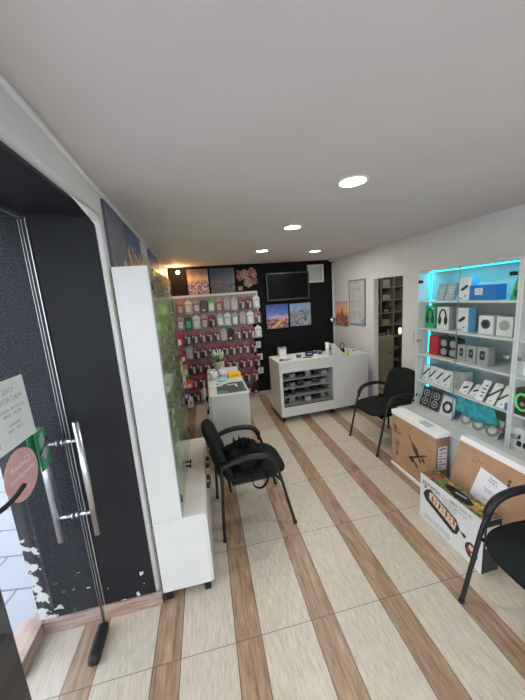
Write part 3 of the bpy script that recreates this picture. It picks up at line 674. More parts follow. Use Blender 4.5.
# ------------------------------------------------------------------ narrow counter (centre left)
nc = thing('counter', 'narrow white counter with plant on top in front of the slat wall', 'counter', (.17, 2.79, 0))
hw, dp, ht = .195, 1.18, .85
g = G()
g.box(-hw, hw, 0, .018, .02, ht); g.box(-hw, hw, dp-.018, dp, .02, ht); g.box(hw-.018, hw, .018, dp-.018, .02, ht); g.box(-hw, hw-.018, .018, dp-.018, .02, .04); g.box(-hw, -hw+.01, .018, dp-.018, .04, .5)
M['counter_face'] = mat('counter_face', (.47, .485, .445), .5, var=.01)
g.make('carcass', 'counter_face', nc, .002)
g = G(); g.box(-hw-.012, hw+.006, -.006, dp, ht, ht+.018); g.make('worktop', 'white_lam', nc, .003)
for k in range(2):
    y0 = .02+.58*k; g = G(); g.box(-hw-.02, -hw-.002, y0, y0+.56, .53, .835); dr = g.make('drawer', 'white_lam', nc, .002)
    for yy in (y0+.1, y0+.42): g = G(); g.box(-hw-.034, -hw-.02, yy, yy+.06, .68, .70); g.make('knob', 'black_plastic', dr, .002)
    g = G(); g.box(-hw-.02, -hw-.002, y0, y0+.56, .05, .52); dr = g.make('door', 'white_lam', nc, .002)
    g = G(); g.box(-hw-.034, -hw-.02, y0+.26, y0+.32, .44, .46); g.make('knob', 'black_plastic', dr, .002)
od = thing('drawer_board', 'white board standing upright against the left side of the narrow counter', 'board', (-.075, 3.02, 0))
g = G(); g.box(-.012, .0, -.03, .03, .0, .895); g.make('board', 'white_lam', od, .002)
g = G(); g.box(.0, .02, -.02, .02, .60, .64); g.box(.0, .02, -.02, .02, .74, .79); g.make('hinge', 'black_plastic', od, .003)
ZT = ht+.0182
dm = thing('counter_mat', 'dark photo mat with teal corners lying on the near end of the narrow counter', 'mat', (.185, 2.98, ZT))
g = G(); g.box(-.135, .17, -.17, .2, 0, .003); g.make('sheet', 'mat_dark', dm)
g = G(); g.prism([(-.135, -.17), (-.02, -.17), (-.03, -.10), (-.09, -.06), (-.135, -.08)], .003, .0036); g.prism([(.145, -.17), (.17, -.17), (.17, .2), (.15, .2)], .003, .0036); g.prism([(.05, -.17), (.145, -.17), (.145, -.155), (.05, -.155)], .003, .0036); g.make('teal_print', 'mat_teal', dm)
g = G(); g.box(-.02, .09, .10, .125, .003, .0045); g.box(.07, .09, .01, .11, .003, .0045); g.box(-.10, -.06, .09, .105, .003, .0045); g.make('white_print', 'white_card', dm)
def small(name, label, cat, loc, rz, builder, group=None):
    o = thing(name, label, cat, loc, rz, group); builder(o); return o
def yb_(o):
    g = G(); g.box(-.075, .075, -.055, .055, 0, .05); g.make('carton', 'yellow', o, .003); g = G(); g.box(-.05, .05, -.0565, -.055, .012, .036); g.make('print', mat('ochre', (.6, .33, .01), .5), o)
small('yellow_box', 'yellow carton on the narrow counter beside the plant pot', 'box', (.285, 3.44, ZT), .12, yb_)
def cup_(o):
    g = G(); g.box(-.045, .045, -.04, .04, 0, .035); g.make('packet', mat('pale_blue', (.22, .58, .78), .4), o, .008); g = G(); g.box(-.02, .02, -.042, -.04, .008, .026); g.make('print', 'white_card', o)
small('blue_packet', 'light blue packet in front of the clear cups on the narrow counter', 'packet', (.135, 3.31, ZT), -.1, cup_)
M['clear_plastic'] = mat('clear_plastic', (.62, .62, .70), .15, var=.1)
def jar_(o):
    g = G(); g.lathe([(.0001, 0), (.042, 0), (.048, .09), (.044, .09), (.04, .006), (.0001, .006)]); g.make('cup', 'clear_plastic', o); g = G(); g.cyl((.0, 0, .006), (.02, .01, .12), .004); g.make('stick', 'white_card', o)
small('plastic_cup', 'clear plastic cup of bits at the left edge of the narrow counter', 'cup', (.04, 3.42, ZT), 0, jar_, 'clear cups on the counter')
small('plastic_cup', 'clear plastic cup right behind the light blue packet', 'cup', (.145, 3.49, ZT), .8, jar_, 'clear cups on the counter')
def strip_(o):
    g = G(); M_ = Matrix.Rotation(.0, 4, 'Z'); g.box(-.15, .15, -.018, .018, 0, .006); g.make('ruler', 'white_card', o, .001)
small('white_ruler', 'long white strip lying across the narrow counter top', 'ruler', (.10, 3.12, ZT+.0042), .62, strip_)
def sheet_(o):
    g = G(); g.box(-.06, .06, -.03, .03, 0, .004); g.make('card', mat('cream_card', (.6, .55, .35), .5), o)
small('cream_card', 'cream coloured card beside the white strip on the narrow counter', 'card', (.25, 3.27, ZT+.0002), .2, sheet_)
def plant_(o):
    g = G(); g.lathe([(.0001, .0), (.055, 0), (.062, .02), (.075, .155), (.078, .16), (.070, .16), (.066, .14), (.0001, .135)]); g.make('pot', 'pot', o)
    g = G(); g.lathe([(.0001, .138), (.067, .141)]); g.make('soil', 'print_brown', o)
    g = G(); g2 = G()
    for k in range(46):
        a = random.uniform(0, 2*PI); r = random.uniform(.02, .13); z = .15+random.uniform(.02, .09); r0 = .02
        p0 = Vector((r0*math.cos(a), r0*math.sin(a), .14)); p1 = Vector((r*math.cos(a), r*math.sin(a), z+.02)); p2 = Vector(((r+.03)*math.cos(a+.2), (r+.03)*math.sin(a+.2), z-.01))
        w = .013; s = Vector((-math.sin(a), math.cos(a), 0))*w
        g.add([p0-s*.2, p0+s*.2, p1+s, p1-s, p2], [(0, 1, 2, 3), (3, 2, 4)], 0)
    for k in range(9):
        a = 2*PI*k/9+.2; r = .02+.055*random.random(); x, y = r*math.cos(a), r*math.sin(a); h = random.uniform(.12, .19)
        g2.tube([(x*.5, y*.5, .14), (x, y, .16+h*.5), (x*1.25, y*1.25, .14+h)], [.006, .012, .004], seg=6)
    g.make('foliage', 'leaf', o); g2.make('pale_shoots', 'stem_white', o)
small('potted_plant', 'green leafy plant in a beige pot on the narrow counter', 'plant', (.125, 3.70, ZT), 0, plant_)

# ------------------------------------------------------------------ repair desk
rd = thing('repair_desk', 'white repair desk on black castors with open front shelves', 'desk', (.94, 3.745, 0), math.radians(3))
W1, WT, dpt, zt, zb = .84, 1.41, .50, .875, .085
g = G(); t = .018
g.box(0, t, 0, dpt, zb, zt); g.box(t, WT, dpt-t, dpt, zb, zt); g.box(W1, W1+t, 0, dpt-t, zb, zt); g.box(t, WT, 0.001, dpt-t, zb, zb+t)
g.make('carcass', 'white_lam', rd, .002)
g = G(); fy = lambda a, b, c: (a, c, b)
g.prism([(0, zb), (WT, zb), (WT, .865), (1.06, .865), (.855, 1.075), (W1-.0, 1.085), (W1-.0, zt), (0, zt)], -.002, .016, fy)  # cut below as separate pieces
g = G()
g.box(t, .045, -.0, .016, zb, zt); g.box(0, .045, -.002, .0, zb, zt)
g.box(.045, W1, -.002, .016, .735, zt); g.box(.045, W1, -.002, .016, zb, .225)
g.prism([(W1-.02, zb), (WT, zb), (WT, .865), (1.06, .865), (.855, 1.07), (W1-.02, 1.075)], -.003, .016, fy)
g.make('front_panel', 'white_lam', rd, .002)
g = G(); g.box(-.004, W1, -.004, dpt, zt, zt+.018); g.make('worktop', 'white_lam', rd, .002)
g = G(); g.box(WT-t, WT, 0.016, dpt-.018, zb, .865); g.box(W1, WT, .016, dpt-.02, .80, .815); g.make('side_box', 'inner_lam', rd, .002)
for k in range(4):
    z = .235+.125*k; g = G(); g.box(.03, W1-.045, .03, dpt-.03, z, z+.010); sh = g.make('shelf', 'grey_card', rd, .002)
g = G(); g.box(.019, W1-.001, .0165, .02, .226, .7345); 
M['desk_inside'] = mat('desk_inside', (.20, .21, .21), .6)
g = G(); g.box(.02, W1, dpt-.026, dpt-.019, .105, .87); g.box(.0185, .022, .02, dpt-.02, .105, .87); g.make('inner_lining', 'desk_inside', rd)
for k, (x, y) in enumerate(((.05, .05), (W1-.02, .05), (WT-.06, .05), (.05, dpt-.06), (WT-.06, dpt-.06))):
    g = G(); g.cyl((x, y, zb), (x, y, .045), .012); g.cyl((x-.012, y, .028), (x+.012, y, .028), .028); g.make('castor', 'black_plastic', rd)
import mathutils
RM = Matrix.Translation(rd.location) @ Matrix.Rotation(math.radians(3), 4, 'Z')
def ondesk(x, y, z): return tuple(RM @ Vector((x, y, z)))
ra = math.radians(3)
# small goods on the four inner shelves
gi = 0
cols_ = ['dark_case', 'print_grey', 'black_plastic', 'grey_card', 'black_metal', 'dark_case']
for r in range(4):
    zs = .2455+.125*r
    for k in range(6):
        x = .10+k*.125+random.uniform(-.015, .015); w = random.uniform(.03, .052); h = random.uniform(.03, .075); d = random.uniform(.04, .09)
        o = thing('spare_part_box', 'small dark spare part, %s from left on the %s shelf of the repair desk' % (ORD[k], ['lowest', 'second', 'third', 'top'][r]), 'spare part', ondesk(x, .14+random.uniform(0, .06), zs), ra+random.uniform(-.3, .3), 'spare parts inside the repair desk')
        g = G(); g.rbox(-w, w, -d, d, 0, h, .01); g.make('tray', cols_[(k*3+r*2) % 6], o, .003)
        g = G(); g.rbox(-w*.7, w*.7, -d*.7, d*.6, h, h+.008, .006); g.make('lid', cols_[(k*5+r+3) % 6], o, .002)
zd = zt+.0185
def wbx(o):
    g = G(); g.box(-.055, .055, -.045, .045, 0, .115); g.make('carton', 'white_card', o, .002)
    g = G(); g.box(-.058, .058, -.048, .048, .115, .128); g.box(-.055, -.03, -.047, .047, .1285, .14); g.box(.03, .055, -.047, .047, .1285, .14); g.make('flaps', 'grey_card', o)
small('white_carton', 'white open carton at the back left of the repair desk', 'box', ondesk(.19, .41, zd), ra, wbx)
def clo(o):
    g = G(); g.ell((0, 0, .008), (.10, .045, .010)); g.make('cloth', 'silver_card', o); g = G(); g.ell((-.08, .0, .012), (.035, .03, .014)); g.make('fold', 'indigo', o)
small('folded_cloth', 'grey and blue cloth at the front left of the repair desk', 'cloth', ondesk(.15, .12, zd+.004), .3, clo)
def disc(o):
    g = G(); g.lathe([(.0001, 0), (.075, 0), (.08, .012), (.07, .022), (.0001, .026)]); g.make('body', 'black_plastic', o); g = G(); g.lathe([(.02, .0262), (.03, .027), (.0001, .03)]); g.make('button', 'print_grey', o)
small('black_round_device', 'black round stand device at the back of the repair desk', 'device', ondesk(.63, .36, zd), 0, disc)
bits = [('tape_dispenser', 'dark blue tape holder in the middle of the repair desk', .36, .16, .03, .035, .05, 'indigo'), ('paper_pad', 'small white paper pad on the repair desk top', .29, .19, .05, .03, .01, 'white_card'),
 ('black_charger', 'black charger near the right end of the repair desk', .55, .2, .06, .03, .03, 'black_plastic'), ('blue_case', 'indigo case behind the black charger on the repair desk', .67, .27, .035, .025, .05, 'indigo'),
 ('white_dispenser', 'white dispenser in front of the black charger', .60, .1, .03, .03, .035, 'white_card'), ('black_tool', 'black tool lying at front centre of the repair desk', .47, .10, .07, .012, .012, 'black_plastic'),
 ('phone_holder', 'dark phone holder beside the white roll', .74, .24, .03, .03, .045, 'dark_case'), ('tiny_tin', 'small grey tin near the dark blue tape holder', .42, .27, .025, .025, .03, 'grey_card'), ('screw_tray', 'pale yellow screw tray beside the paper pad', .34, .09, .035, .025, .01, 'pot')]
for nm, lab, x, y, w, d, h, m in bits:
    def bb(o, w=w, d=d, h=h, m=m):
        g = G(); g.rbox(-w, w, -d, d, 0, h, min(w, d)*.4); g.make('body', m, o, .003); g = G(); g.rbox(-w*.6, w*.6, -d*.6, d*.6, h, h+.004, min(w, d)*.2); g.make('top', 'print_light', o)
    small(nm, lab, nm.replace('_', ' ').split()[-1], ondesk(x, y, zd), ra+random.uniform(-.4, .4), bb)
def roll(o):
    g = G(); g.cyl((0, 0, 0), (0, 0, .19), .028); g.make('roll', 'white_card', o); g = G(); g.cyl((0, 0, .19), (0, 0, .1915), .012); g.make('core', 'print_grey', o)
small('paper_roll', 'upright white paper roll at the right end of the repair desk', 'roll', ondesk(.775, .06, zd), 0, roll)
zq = .8155
def tray(o):
    g = G(); g.M = Matrix.Rotation(.75, 4, 'Y'); g.box(-.12, .12, -.09, .09, .0, .035); g.make('body', 'grey_card', o, .004); g = G(); g.box(-.02, .08, -.03, .03, -.14, -.03); g.make('stand', 'print_grey', o); g = G(); g.M = Matrix.Rotation(.75, 4, 'Y'); g.box(-.08, -.04, -.05, .0, .0355, .05); g.box(.02, .06, .0, .04, .0355, .055); g.make('buttons', 'white_card', o)
small('card_terminal', 'grey tilted card terminal in the raised right box of the repair desk', 'device', ondesk(.93, .20, zq+.14), ra, tray)
def loop(o):
    g = G(); g.tube([(.035*math.cos(t), 0, .15+.05*math.sin(t)) for t in [2*PI*k/18 for k in range(18)]], .007, closed=True, seg=8); g.make('band', 'black_plastic', o); g = G(); g.box(-.03, .03, -.025, .025, 0, .10); g.make('stand', 'black_plastic', o, .004)
small('looped_device', 'black upright looped device in the raised right box', 'device', ondesk(1.14, .28, zq), ra, loop)
def tape(o):
    g = G(); g.M = Matrix.Rotation(PI/2, 4, 'X'); g.lathe([(.022, -.02), (.042, -.02), (.042, .02), (.022, .02), (.022, -.02)]); g.make('roll', 'tape_green', o)
small('adhesive_tape', 'yellow green tape roll in the raised right box of the desk', 'tape', ondesk(1.12, .12, zq+.045), ra, tape)
def bot(o):
    g = G(); g.lathe([(.0001, 0), (.022, 0), (.022, .065), (.01, .08), (.0001, .08)]); g.make('bottle', 'white_card', o); g = G(); g.lathe([(.012, .081), (.013, .10), (.0001, .10)]); g.make('cap', 'black_plastic', o)
small('small_bottle', 'small white bottle with black cap at the right end of the desk', 'bottle', ondesk(1.24, .12, zq), 0, bot)

# ------------------------------------------------------------------ chairs
def make_chair(label):
    r = thing('visitor_chair', label, 'chair', group='black visitor chairs')
    # seat cushion
    def sf(q):
        q.z += .020*math.cos((q.x-.02)/.27*1.3)-.03*max(0, (q.x-.16)/.1)**2*.5; return q
    g = G(); g.ell((.02, 0, .445), (.255, .24, .036), nu=36, nv=12, p=.55, fn=sf); g.make('seat', 'chair_fabric', r)
    g = G(); g.box(-.18, .18, -.19, .19, .395, .415); g.make('seat_plate', 'black_plastic', r, .004)
    # curved back cushion: wide rounded shield
    def bf(u, v, side):
        w = .235*(1-.16*max(0, v-.3)**2-.30*max(0, -v-.35)**2)
        if v > .55: w *= math.sqrt(max(0, 1-((v-.55)/.46)**2))**.8
        if v < -.7: w *= math.sqrt(max(.0, 1-((-v-.7)/.31)**2))**.6
        y = u*w; z = .642+.212*v
        x = -.205-.34*(z-.44)+.05*(y/.225)**2
        return x, y, z
    nu, nv = 16, 18; vs = []; fs = []
    for side in (1, -1):
        for j in range(nv+1):
            v = -1+2*j/nv
            for i in range(nu+1):
                u = -1+2*i/nu; x, y, z = bf(u, v, side)
                e = (1-abs(u)**3)*(1-abs(v)**5); vs.append((x+side*.036*max(0, e)**.5+(.012 if side > 0 else -.004)*0, y, z))
    o_ = (nu+1)*(nv+1)
    for sgn, base in ((1, 0), (-1, o_)):
        for j in range(nv):
            for i in range(nu):
                a = base+j*(nu+1)+i; f = (a, a+1, a+nu+2, a+nu+1); fs.append(f if sgn > 0 else f[::-1])
    g = G(); g.add(vs, fs, 0, True); g.make('backrest', 'chair_fabric', r)
    for s in (-1, 1):
        # side frame: front leg, arm bend, rear leg
        y = .262*s
        g = G(); g.tube(smooth_path([(.285, y, .004), (.235, y, .22), (.185, y, .44), (.150, y, .545)], 5), .0125, seg=12, flat=1.0); fl_ = g.make('leg', 'black_metal', r)
        g = G(); g.cyl((.286, y, 0), (.283, y, .018), .0155); g.make('foot_cap', 'black_plastic', fl_)
        g = G(); g.tube(smooth_path([(-.285, y*.97, .004), (-.275, y*.97, .22), (-.262, y*.97, .42), (-.255, y*.96, .60)], 5), .0125, seg=12); rl = g.make('leg', 'black_metal', r)
        g = G(); g.cyl((-.285, y*.97, 0), (-.284, y*.97, .018), .0155); g.make('foot_cap', 'black_plastic', rl)
        g = G(); g.tube(smooth_path([(.158, y, .50), (.140, y, .575), (.085, y, .628), (-.02, y, .648), (-.14, y, .640), (-.262, y*.96, .60)], 6), [.017]*4+[.023]*22+[.02]*5, seg=12, flat=.95); g.make('armrest', 'black_plastic', r)
    g = G(); g.tube([(.19, -.26, .402), (.16, -.1, .39), (.16, .1, .39), (.19, .26, .402)], .010, seg=8); g.tube([(-.20, -.255, .402), (-.20, .255, .402)], .010, seg=8); g.make('cross_rail', 'black_metal', r)
    g = G(); g.tube(smooth_path([(-.10, 0, .40), (-.24, 0, .40), (-.27, 0, .47), (-.305, 0, .62)], 4), .018, seg=10, flat=2.0); g.tube([(-.262, -.25, .52), (-.272, 0, .53), (-.262, .25, .52)], .011, seg=8); g.make('back_bracket', 'black_plastic', r)
    return r
ch1 = make_chair('black armchair with a black bag on its seat, in the middle of the room')
ch1.location = (.243, 2.19, 0); ch1.rotation_euler.z = math.radians(3.5)
ch2 = copy_tree(ch1); ch2['label'] = 'black armchair beside the doorway, behind the tall brown carton'
ch2.location = (1.955, 2.86, 0); ch2.rotation_euler.z = math.radians(184)
ch3 = copy_tree(ch1); ch3['label'] = 'black armchair cut off at the right edge, nearest the camera'
ch3.location = (1.555, .855, 0); ch3.rotation_euler.z = math.radians(179)
# bag on chair 1
bg = thing('black_bag', 'black crumpled fabric bag lying on the seat of the middle armchair', 'bag', (.20, 2.17, .500), math.radians(10))
def crumple(q):
    n = math.sin(q.x*38+q.y*9)*.010+math.sin(q.y*47+q.z*20)*.007+math.sin(q.x*17-q.y*29+q.z*31)*.008
    return Vector((q.x+n*.5, q.y+n*.4, max(q.z+n, 0)))
g = G(); g.ell((0, 0, .055), (.155, .185, .062), nu=48, nv=24, p=.8, fn=crumple); g.make('body', 'bag_fabric', bg)
for k, (x, y, h) in enumerate(((-.04, .03, .20), (.0, .0, .22), (.045, -.02, .20), (.085, .02, .17))):
    g = G(); 
    def fn(q, x=x, y=y, h=h): 
        t = max(0, (q.z-.04)/(h-.04)); return Vector((x+(q.x-x)*(1-.65*t)-.03*t, y+(q.y-y)*(1-.5*t), q.z))
    g.ell((x, y, h*.5), (.024, .045, h*.5), nu=16, nv=12, fn=fn); g.make('fold', 'bag_fabric', bg)
g = G(); g.tube(smooth_path([(.04, -.17, .06), (.07, -.235, .03), (.10, -.262, -.05), (.05, -.267, -.105), (-.01, -.262, -.08), (-.02, -.235, .0), (-.03, -.17, .05)], 6), .010, seg=8, flat=.25); g.make('strap', 'bag_fabric', bg)
g = G(); g.tube(smooth_path([(-.10, .05, .05), (-.17, .02, .12), (-.20, -.04, .16), (-.15, -.10, .09), (-.08, -.12, .06)], 6), .010, seg=8, flat=.3); g.make('strap', 'bag_fabric', bg)

# ------------------------------------------------------------------ right wall display cabinets
DX2, W2, DD = 2.148, .98, .40
def make_display(label, led=True):
    r = thing('wall_display_cabinet', label, 'display cabinet', (DX2, 2.10, 0), 0, 'white glass fronted wall cabinets')
    h = W2/2
    g = G(); g.box(-.20, DD, -h, h, .06, .52); g.box(-.215, DD, -h, h, .52, .54); g.make('base', 'display_lam', r, .002)
    for s in (-1, 1):
        g = G(); g.box(-.218, -.2005, (s-1)*h/2+.003, (s+1)*h/2-.003, .065, .515); dd = g.make('door', 'display_lam', r, .002)
        g = G(); g.tube([(-.218, -.06*s, .42), (-.245, -.06*s, .42), (-.245, -.06*s, .48), (-.218, -.06*s, .48)], .005, seg=8); g.make('handle', 'chrome', dd)
    for x in (-.16, .36):
        for y in (-h+.05, h-.05): g = G(); g.box(x-.02, x+.02, y-.02, y+.02, 0, .06); g.make('foot', 'black_plastic', r)
    for s in (-1, 1): g = G(); g.box(0, DD, s*h-(.018 if s > 0 else 0), s*h+(.018 if s < 0 else 0), .5405, 1.952); g.make('side_panel', 'display_lam', r, .002)
    g = G(); g.box(DD-.012, DD, -h+.018, h-.018, .5405, 1.934); g.make('back_panel', 'display_lam', r)
    g = G(); g.box(-.004, DD, -h, h, 1.934, 1.952); g.make('top_panel', 'display_lam', r, .002)
    for z in (1.643, 1.367, 1.102, .816): g = G(); g.box(.012, DD-.012, -h+.018, h-.018, z-.009, z+.009); g.make('shelf', 'display_lam', r, .002)
    for s in (-1, 1):
        y0, y1 = sorted((s*.0015, s*(h-.001)))
        g = G(); g.box(-.004, .001, y0, y1, .545, 1.948); dd = g.make('glass_door', 'glass', r)
        g = G(); g.box(-.0045, .0015, s*.0015-.001, s*.0015+.001, .545, 1.948); g.make('edge', 'glass_edge', dd)
        for z in (.66, 1.245, 1.84): g = G(); g.box(-.012, .01, s*(h-.05)-.022, s*(h-.05)+.022, z-.014, z+.014); g.cyl((-.016, s*(h-.05), z), (-.012, s*(h-.05), z), .016, seg=12); g.make('hinge', 'chrome' if z < 1.3 else 'black_metal', dd, .002)
    return r
d1 = make_display('white wall cabinet with cyan LED strips full of speakers and headphones')
d2 = copy_tree(d1); d2.location.y = 2.10-W2-.002; d2['label'] = 'white wall cabinet cut off by the right edge of the picture'
# LED strips in the first
g = G(); g.box(.130, .152, .469, .4715, .56, 1.925); g.make('led_tape', 'led_base', d1)
g = G()
zz = .57
while zz < 1.92:
    if not any(abs(zz-s) < .014 for s in (1.643, 1.367, 1.102, .816)): g.box(.134, .148, .465, .4692, zz, zz+.010)
    zz += .024
g.make('led_diodes', 'led', d1)
g = G(); g.box(.130, .152, -.455, .455, 1.930, 1.9335); g.make('led_tape', 'led_base', d1)
g = G(); yy = -.45
while yy < .45: g.box(.134, .148, yy, yy+.010, 1.9265, 1.9305); yy += .024
g.make('led_diodes', 'led', d1)
g = G()
g2 = d1
for (loc, rot, sx, sy, e) in (((2.291, 2.10, 1.922), (0, 0, 0), .02, .9, 1.5), ((2.291, 2.548, 1.79), (PI/2, 0, 0), .02, .26, .35), ((2.291, 2.548, 1.50), (PI/2, 0, 0), .02, .24, .10), ((2.291, 2.548, 1.22), (PI/2, 0, 0), .02, .22, .07), ((2.291, 2.548, .94), (PI/2, 0, 0), .02, .24, .05)):
    ld = bpy.data.lights.new('led_glow', 'AREA'); ld.shape = 'RECTANGLE'; ld.size = sx; ld.size_y = sy; ld.energy = e; ld.color = (.03, .78, 1)
    lo = bpy.data.objects.new('led_glow', ld); col.objects.link(lo); lo.location = loc; lo.rotation_euler = (-PI/2 if rot[0] else 0, 0, 0)

# products: facing -x. (name,label,cat,ycentre,zshelf,width,height,depth,front mat,side mat,graphic,lean)
def graphic(g, kind, w, h):
    f = lambda a, b, c: (c, a, b)
    def circ(cx, cz, r, d=-.0012, mi=0, n=20, ry=None): g.prism([(cx+r*math.cos(t), cz+(ry or r)*math.sin(t)) for t in [2*PI*k/n for k in range(n)]], d, -.0002, f, mi)
    if kind == 'headphones':
        g.tube([(-.002, w*.62*math.cos(t)*.9, h*.5+h*.38*math.sin(t)) for t in [PI*k/12 for k in range(13)]], .005, 0, 6, flat=1.6, up=(1, 0, 0))
        for s in (-1, 1): circ(s*w*.5, h*.40, w*.28, -.003, 0, ry=h*.19)
        g.box(-.001, -.0002, -w*.8, -w*.2, h*.88, h*.92, 1)
    elif kind == 'disc':
        circ(0, h*.55, w*.62, -.004); circ(0, h*.55, w*.5, -.005, 1); circ(0, h*.55, w*.46, -.0055, 0)
    elif kind == 'capsule':
        P = []
        for k in range(9): t = -PI/2+PI*k/8; P.append((w*.38+w*.22*math.cos(t), w*.22*math.sin(t)))
        for k in range(9): t = PI/2+PI*k/8; P.append((-w*.38+w*.22*math.cos(t), w*.22*math.sin(t)))
        c, s_ = math.cos(-.6), math.sin(-.6); g.prism([(a*c-b*s_, h*.52+a*s_+b*c) for a, b in P], -.003, -.0002, f, 0)
        g.box(-.001, -.0002, -w*.5, w*.1, h*.82, h*.86, 1); circ(-w*.35, h*.18, w*.12, -.002); g.box(-.001, -.0002, w*.1, w*.8, h*.06, h*.10, 2)
    elif kind == 'stick':
        c, s_ = math.cos(-.9), math.sin(-.9); g.prism([(a*c-b*s_, h*.55+a*s_+b*c) for a, b in ((-h*.32, -.008), (h*.32, -.008), (h*.32, .008), (-h*.32, .008))], -.002, -.0002, f, 0); circ(0, h*.15, w*.18, -.001)
        g.box(-.001, -.0002, -w*.6, w*.6, h*.88, h*.93, 1)
    elif kind == 'mug':
        g.rbox(-.002, -.0002, -w*.45, w*.45, h*.3, h*.8, w*.2, axis='x'); circ(0, h*.55, w*.22, -.003, 1); circ(0, h*.55, w*.15, -.0035, 0)
    elif kind == 'fans':
        for zz_ in (.3, .72): circ(0, h*zz_, w*.62, -.002, 1); circ(0, h*zz_, w*.48, -.003, 0); circ(0, h*zz_, w*.18, -.004, 1)
    elif kind == 'label':
        g.box(-.0015, -.0002, -w*.05, w*.55, h*.35, h*.8, 1); g.box(-.0022, -.0015, .0, w*.5, h*.5, h*.55, 2)
        g.box(-.0022, -.0015, w*.05, w*.45, h*.65, h*.68, 2)
    elif kind == 'ports':
        for a in (-.3, .35): g.rbox(-.002, -.0002, a*w*2*.5-w*.25, a*w*2*.5+w*.25, h*.2, h*.45, .01, axis='x'); g.box(-.002, -.0002, a*w-w*.1, a*w+w*.1, h*.55, h*.75)
    elif kind == 'ringlime':
        g.tube([(-.003, w*.88*math.cos(t), h*.52+h*.3*math.sin(t)) for t in [2*PI*k/24 for k in range(24)]], .006, 1, 6, closed=True, flat=1.6, up=(1, 0, 0)); circ(0, h*.45, w*.3, -.003, 0)
    elif kind == 'text':
        for k in range(4): g.box(-.001, -.0002, -w*.6, w*(.1+.15*(k % 3)), h*(.2+.17*k), h*(.26+.17*k), 0)
def product(name, label, cat, y, z, w, h, d, fm, sm=None, gr=None, gm=('print_black', 'white_card', 'red_card'), lean=0., x=2.225, rz=0., group=None):
    o = thing(name, label, cat, (x, y, z), rz, group)
    R_ = Matrix.Rotation(lean, 4, 'Y')
    g = G(); g.M = R_; g.box(0, d, -w, w, 0, h); g.make('carton', sm or fm, o, .002)
    g = G(); g.M = R_; g.box(-.0012, 0, -w+.001, w-.001, .001, h-.001); g.make('front_face', fm, o)
    if gr:
        g = G(); g.M = R_ @ Matrix.Translation((-.0012, 0, 0)); graphic(g, gr, w, h); g.make('print', list(gm), o)
    return o
S1, S2, S3, S4, S5 = 1.6525, 1.3765, 1.1115, .8255, .5405
SP = 'goods in the lit wall cabinet'
for k, y in enumerate((2.385, 2.28)): product('silver_pack', 'silver blue blister pack leaning on the top lit shelf, %s from left' % ORD[k], 'pack', y, S1+.004, .045, .155, .035, 'silver_card', None, 'text', ('print_light', 'white_card', 'white_card'), lean=.25, group=SP)
product('speaker_box', 'white and light blue speaker box on the top shelf beside the blue carton', 'speaker box', 2.13, S1, .058, .20, .075, 'white_card', 'lblue_card', 'capsule', lean=.14, group=SP)
product('blue_carton', 'bright blue carton with white label on the top lit shelf', 'box', 1.955, S1, .115, .12, .10, 'blue_card', 'blue_card', 'label', ('print_grey', 'sheet', 'print_grey'), group=SP)
go = thing('green_stand_card', 'green triangular pack at the right end of the top lit shelf', 'pack', (2.23, 1.69, S1), 0, SP)
g = G(); g.prism([(-.03, 0), (.05, 0), (.0, .19), (-.02, .19)], 0, .06, lambda a, b, c: (c, a, b)); g.make('pack', 'green_card', go, .002); g = G(); g.box(-.001, 0, -.02, .02, .02, .07); g.make('print', 'dgreen', go)
product('headphone_box', 'green headphone box on the second shelf of the lit cabinet', 'headphone box', 2.505, S2, .065, .215, .08, 'green_card', 'green_card', 'headphones', x=2.235, group=SP)
product('headphone_box', 'white headphone box beside the green one on the second shelf', 'headphone box', 2.335, S2, .07, .215, .085, 'white_card', 'grey_card', 'headphones', group=SP)
product('speaker_box', 'white and light blue speaker box on the second shelf below a matching one', 'speaker box', 2.125, S2, .06, .21, .08, 'white_card', 'lblue_card', 'capsule', group=SP)
product('round_speaker_box', 'white box with black round speaker on the second shelf', 'speaker box', 1.905, S2, .062, .15, .08, 'white_card', 'white_card', 'disc', ('print_black', 'print_grey', 'red_card'), group=SP)
product('round_speaker_box', 'white box with grey round speaker at right of second shelf', 'speaker box', 1.755, S2, .062, .15, .08, 'white_card', 'grey_card', 'disc', ('grey_card', 'print_grey', 'red_card'), group=SP)
product('red_speaker_box', 'glossy red box on the third shelf of the lit cabinet', 'speaker box', 2.44, S3, .058, .19, .07, 'red_card', 'red_card', 'text', ('crimson', 'white_card', 'white_card'), group=SP)
for k, y in enumerate((2.315, 2.21)):
    o = thing('mini_speaker', 'black ribbed mini speaker, %s beside the red box' % ('left one' if k == 0 else 'right one'), 'speaker', (2.23, y, S3), 0, SP)
    g = G(); g.rbox(0, .08, -.05, .05, .0, .185, .015, axis='x'); g.make('body', 'black_plastic', o, .004)
    g = G()
    for j in range(2):
        c = .05+.085*j; g.prism([(.034*math.cos(t), c+.034*math.sin(t)) for t in [2*PI*i/18 for i in range(18)]], -.005, .0, lambda a, b, q: (q, a, b)); g.prism([(.012*math.cos(t), c+.012*math.sin(t)) for t in [2*PI*i/12 for i in range(12)]], -.008, -.005, lambda a, b, q: (q, a, b), 1)
    g.make('driver', ['print_grey', 'silver_card'], o)
    g = G(); g.tube([(.03, -.03, .185), (.03, -.03, .2), (.03, .03, .2), (.03, .03, .185)], .005, seg=6); g.make('carry_grip', 'black_plastic', o)
for k, y in enumerate((2.115, 2.02, 1.915)): product('mug_box', 'grey boxed smart watch on the third shelf, %s from left' % ORD[k], 'watch box', y, S3, .04+.004*k, .145+.005*k, .07, 'grey_card', 'grey_card', 'mug', ('print_black', 'print_light', 'red_card'), group=SP)
for k in range(4): product('microphone_pack', 'white pack with black stick print on the fourth shelf, %s from left' % ORD[k], 'pack', 2.51-.088*k, S4, .04, .165-.002*k, .05, 'white_card', 'white_card' if k else 'blue_card', 'stick', lean=.18, x=2.20, group=SP)
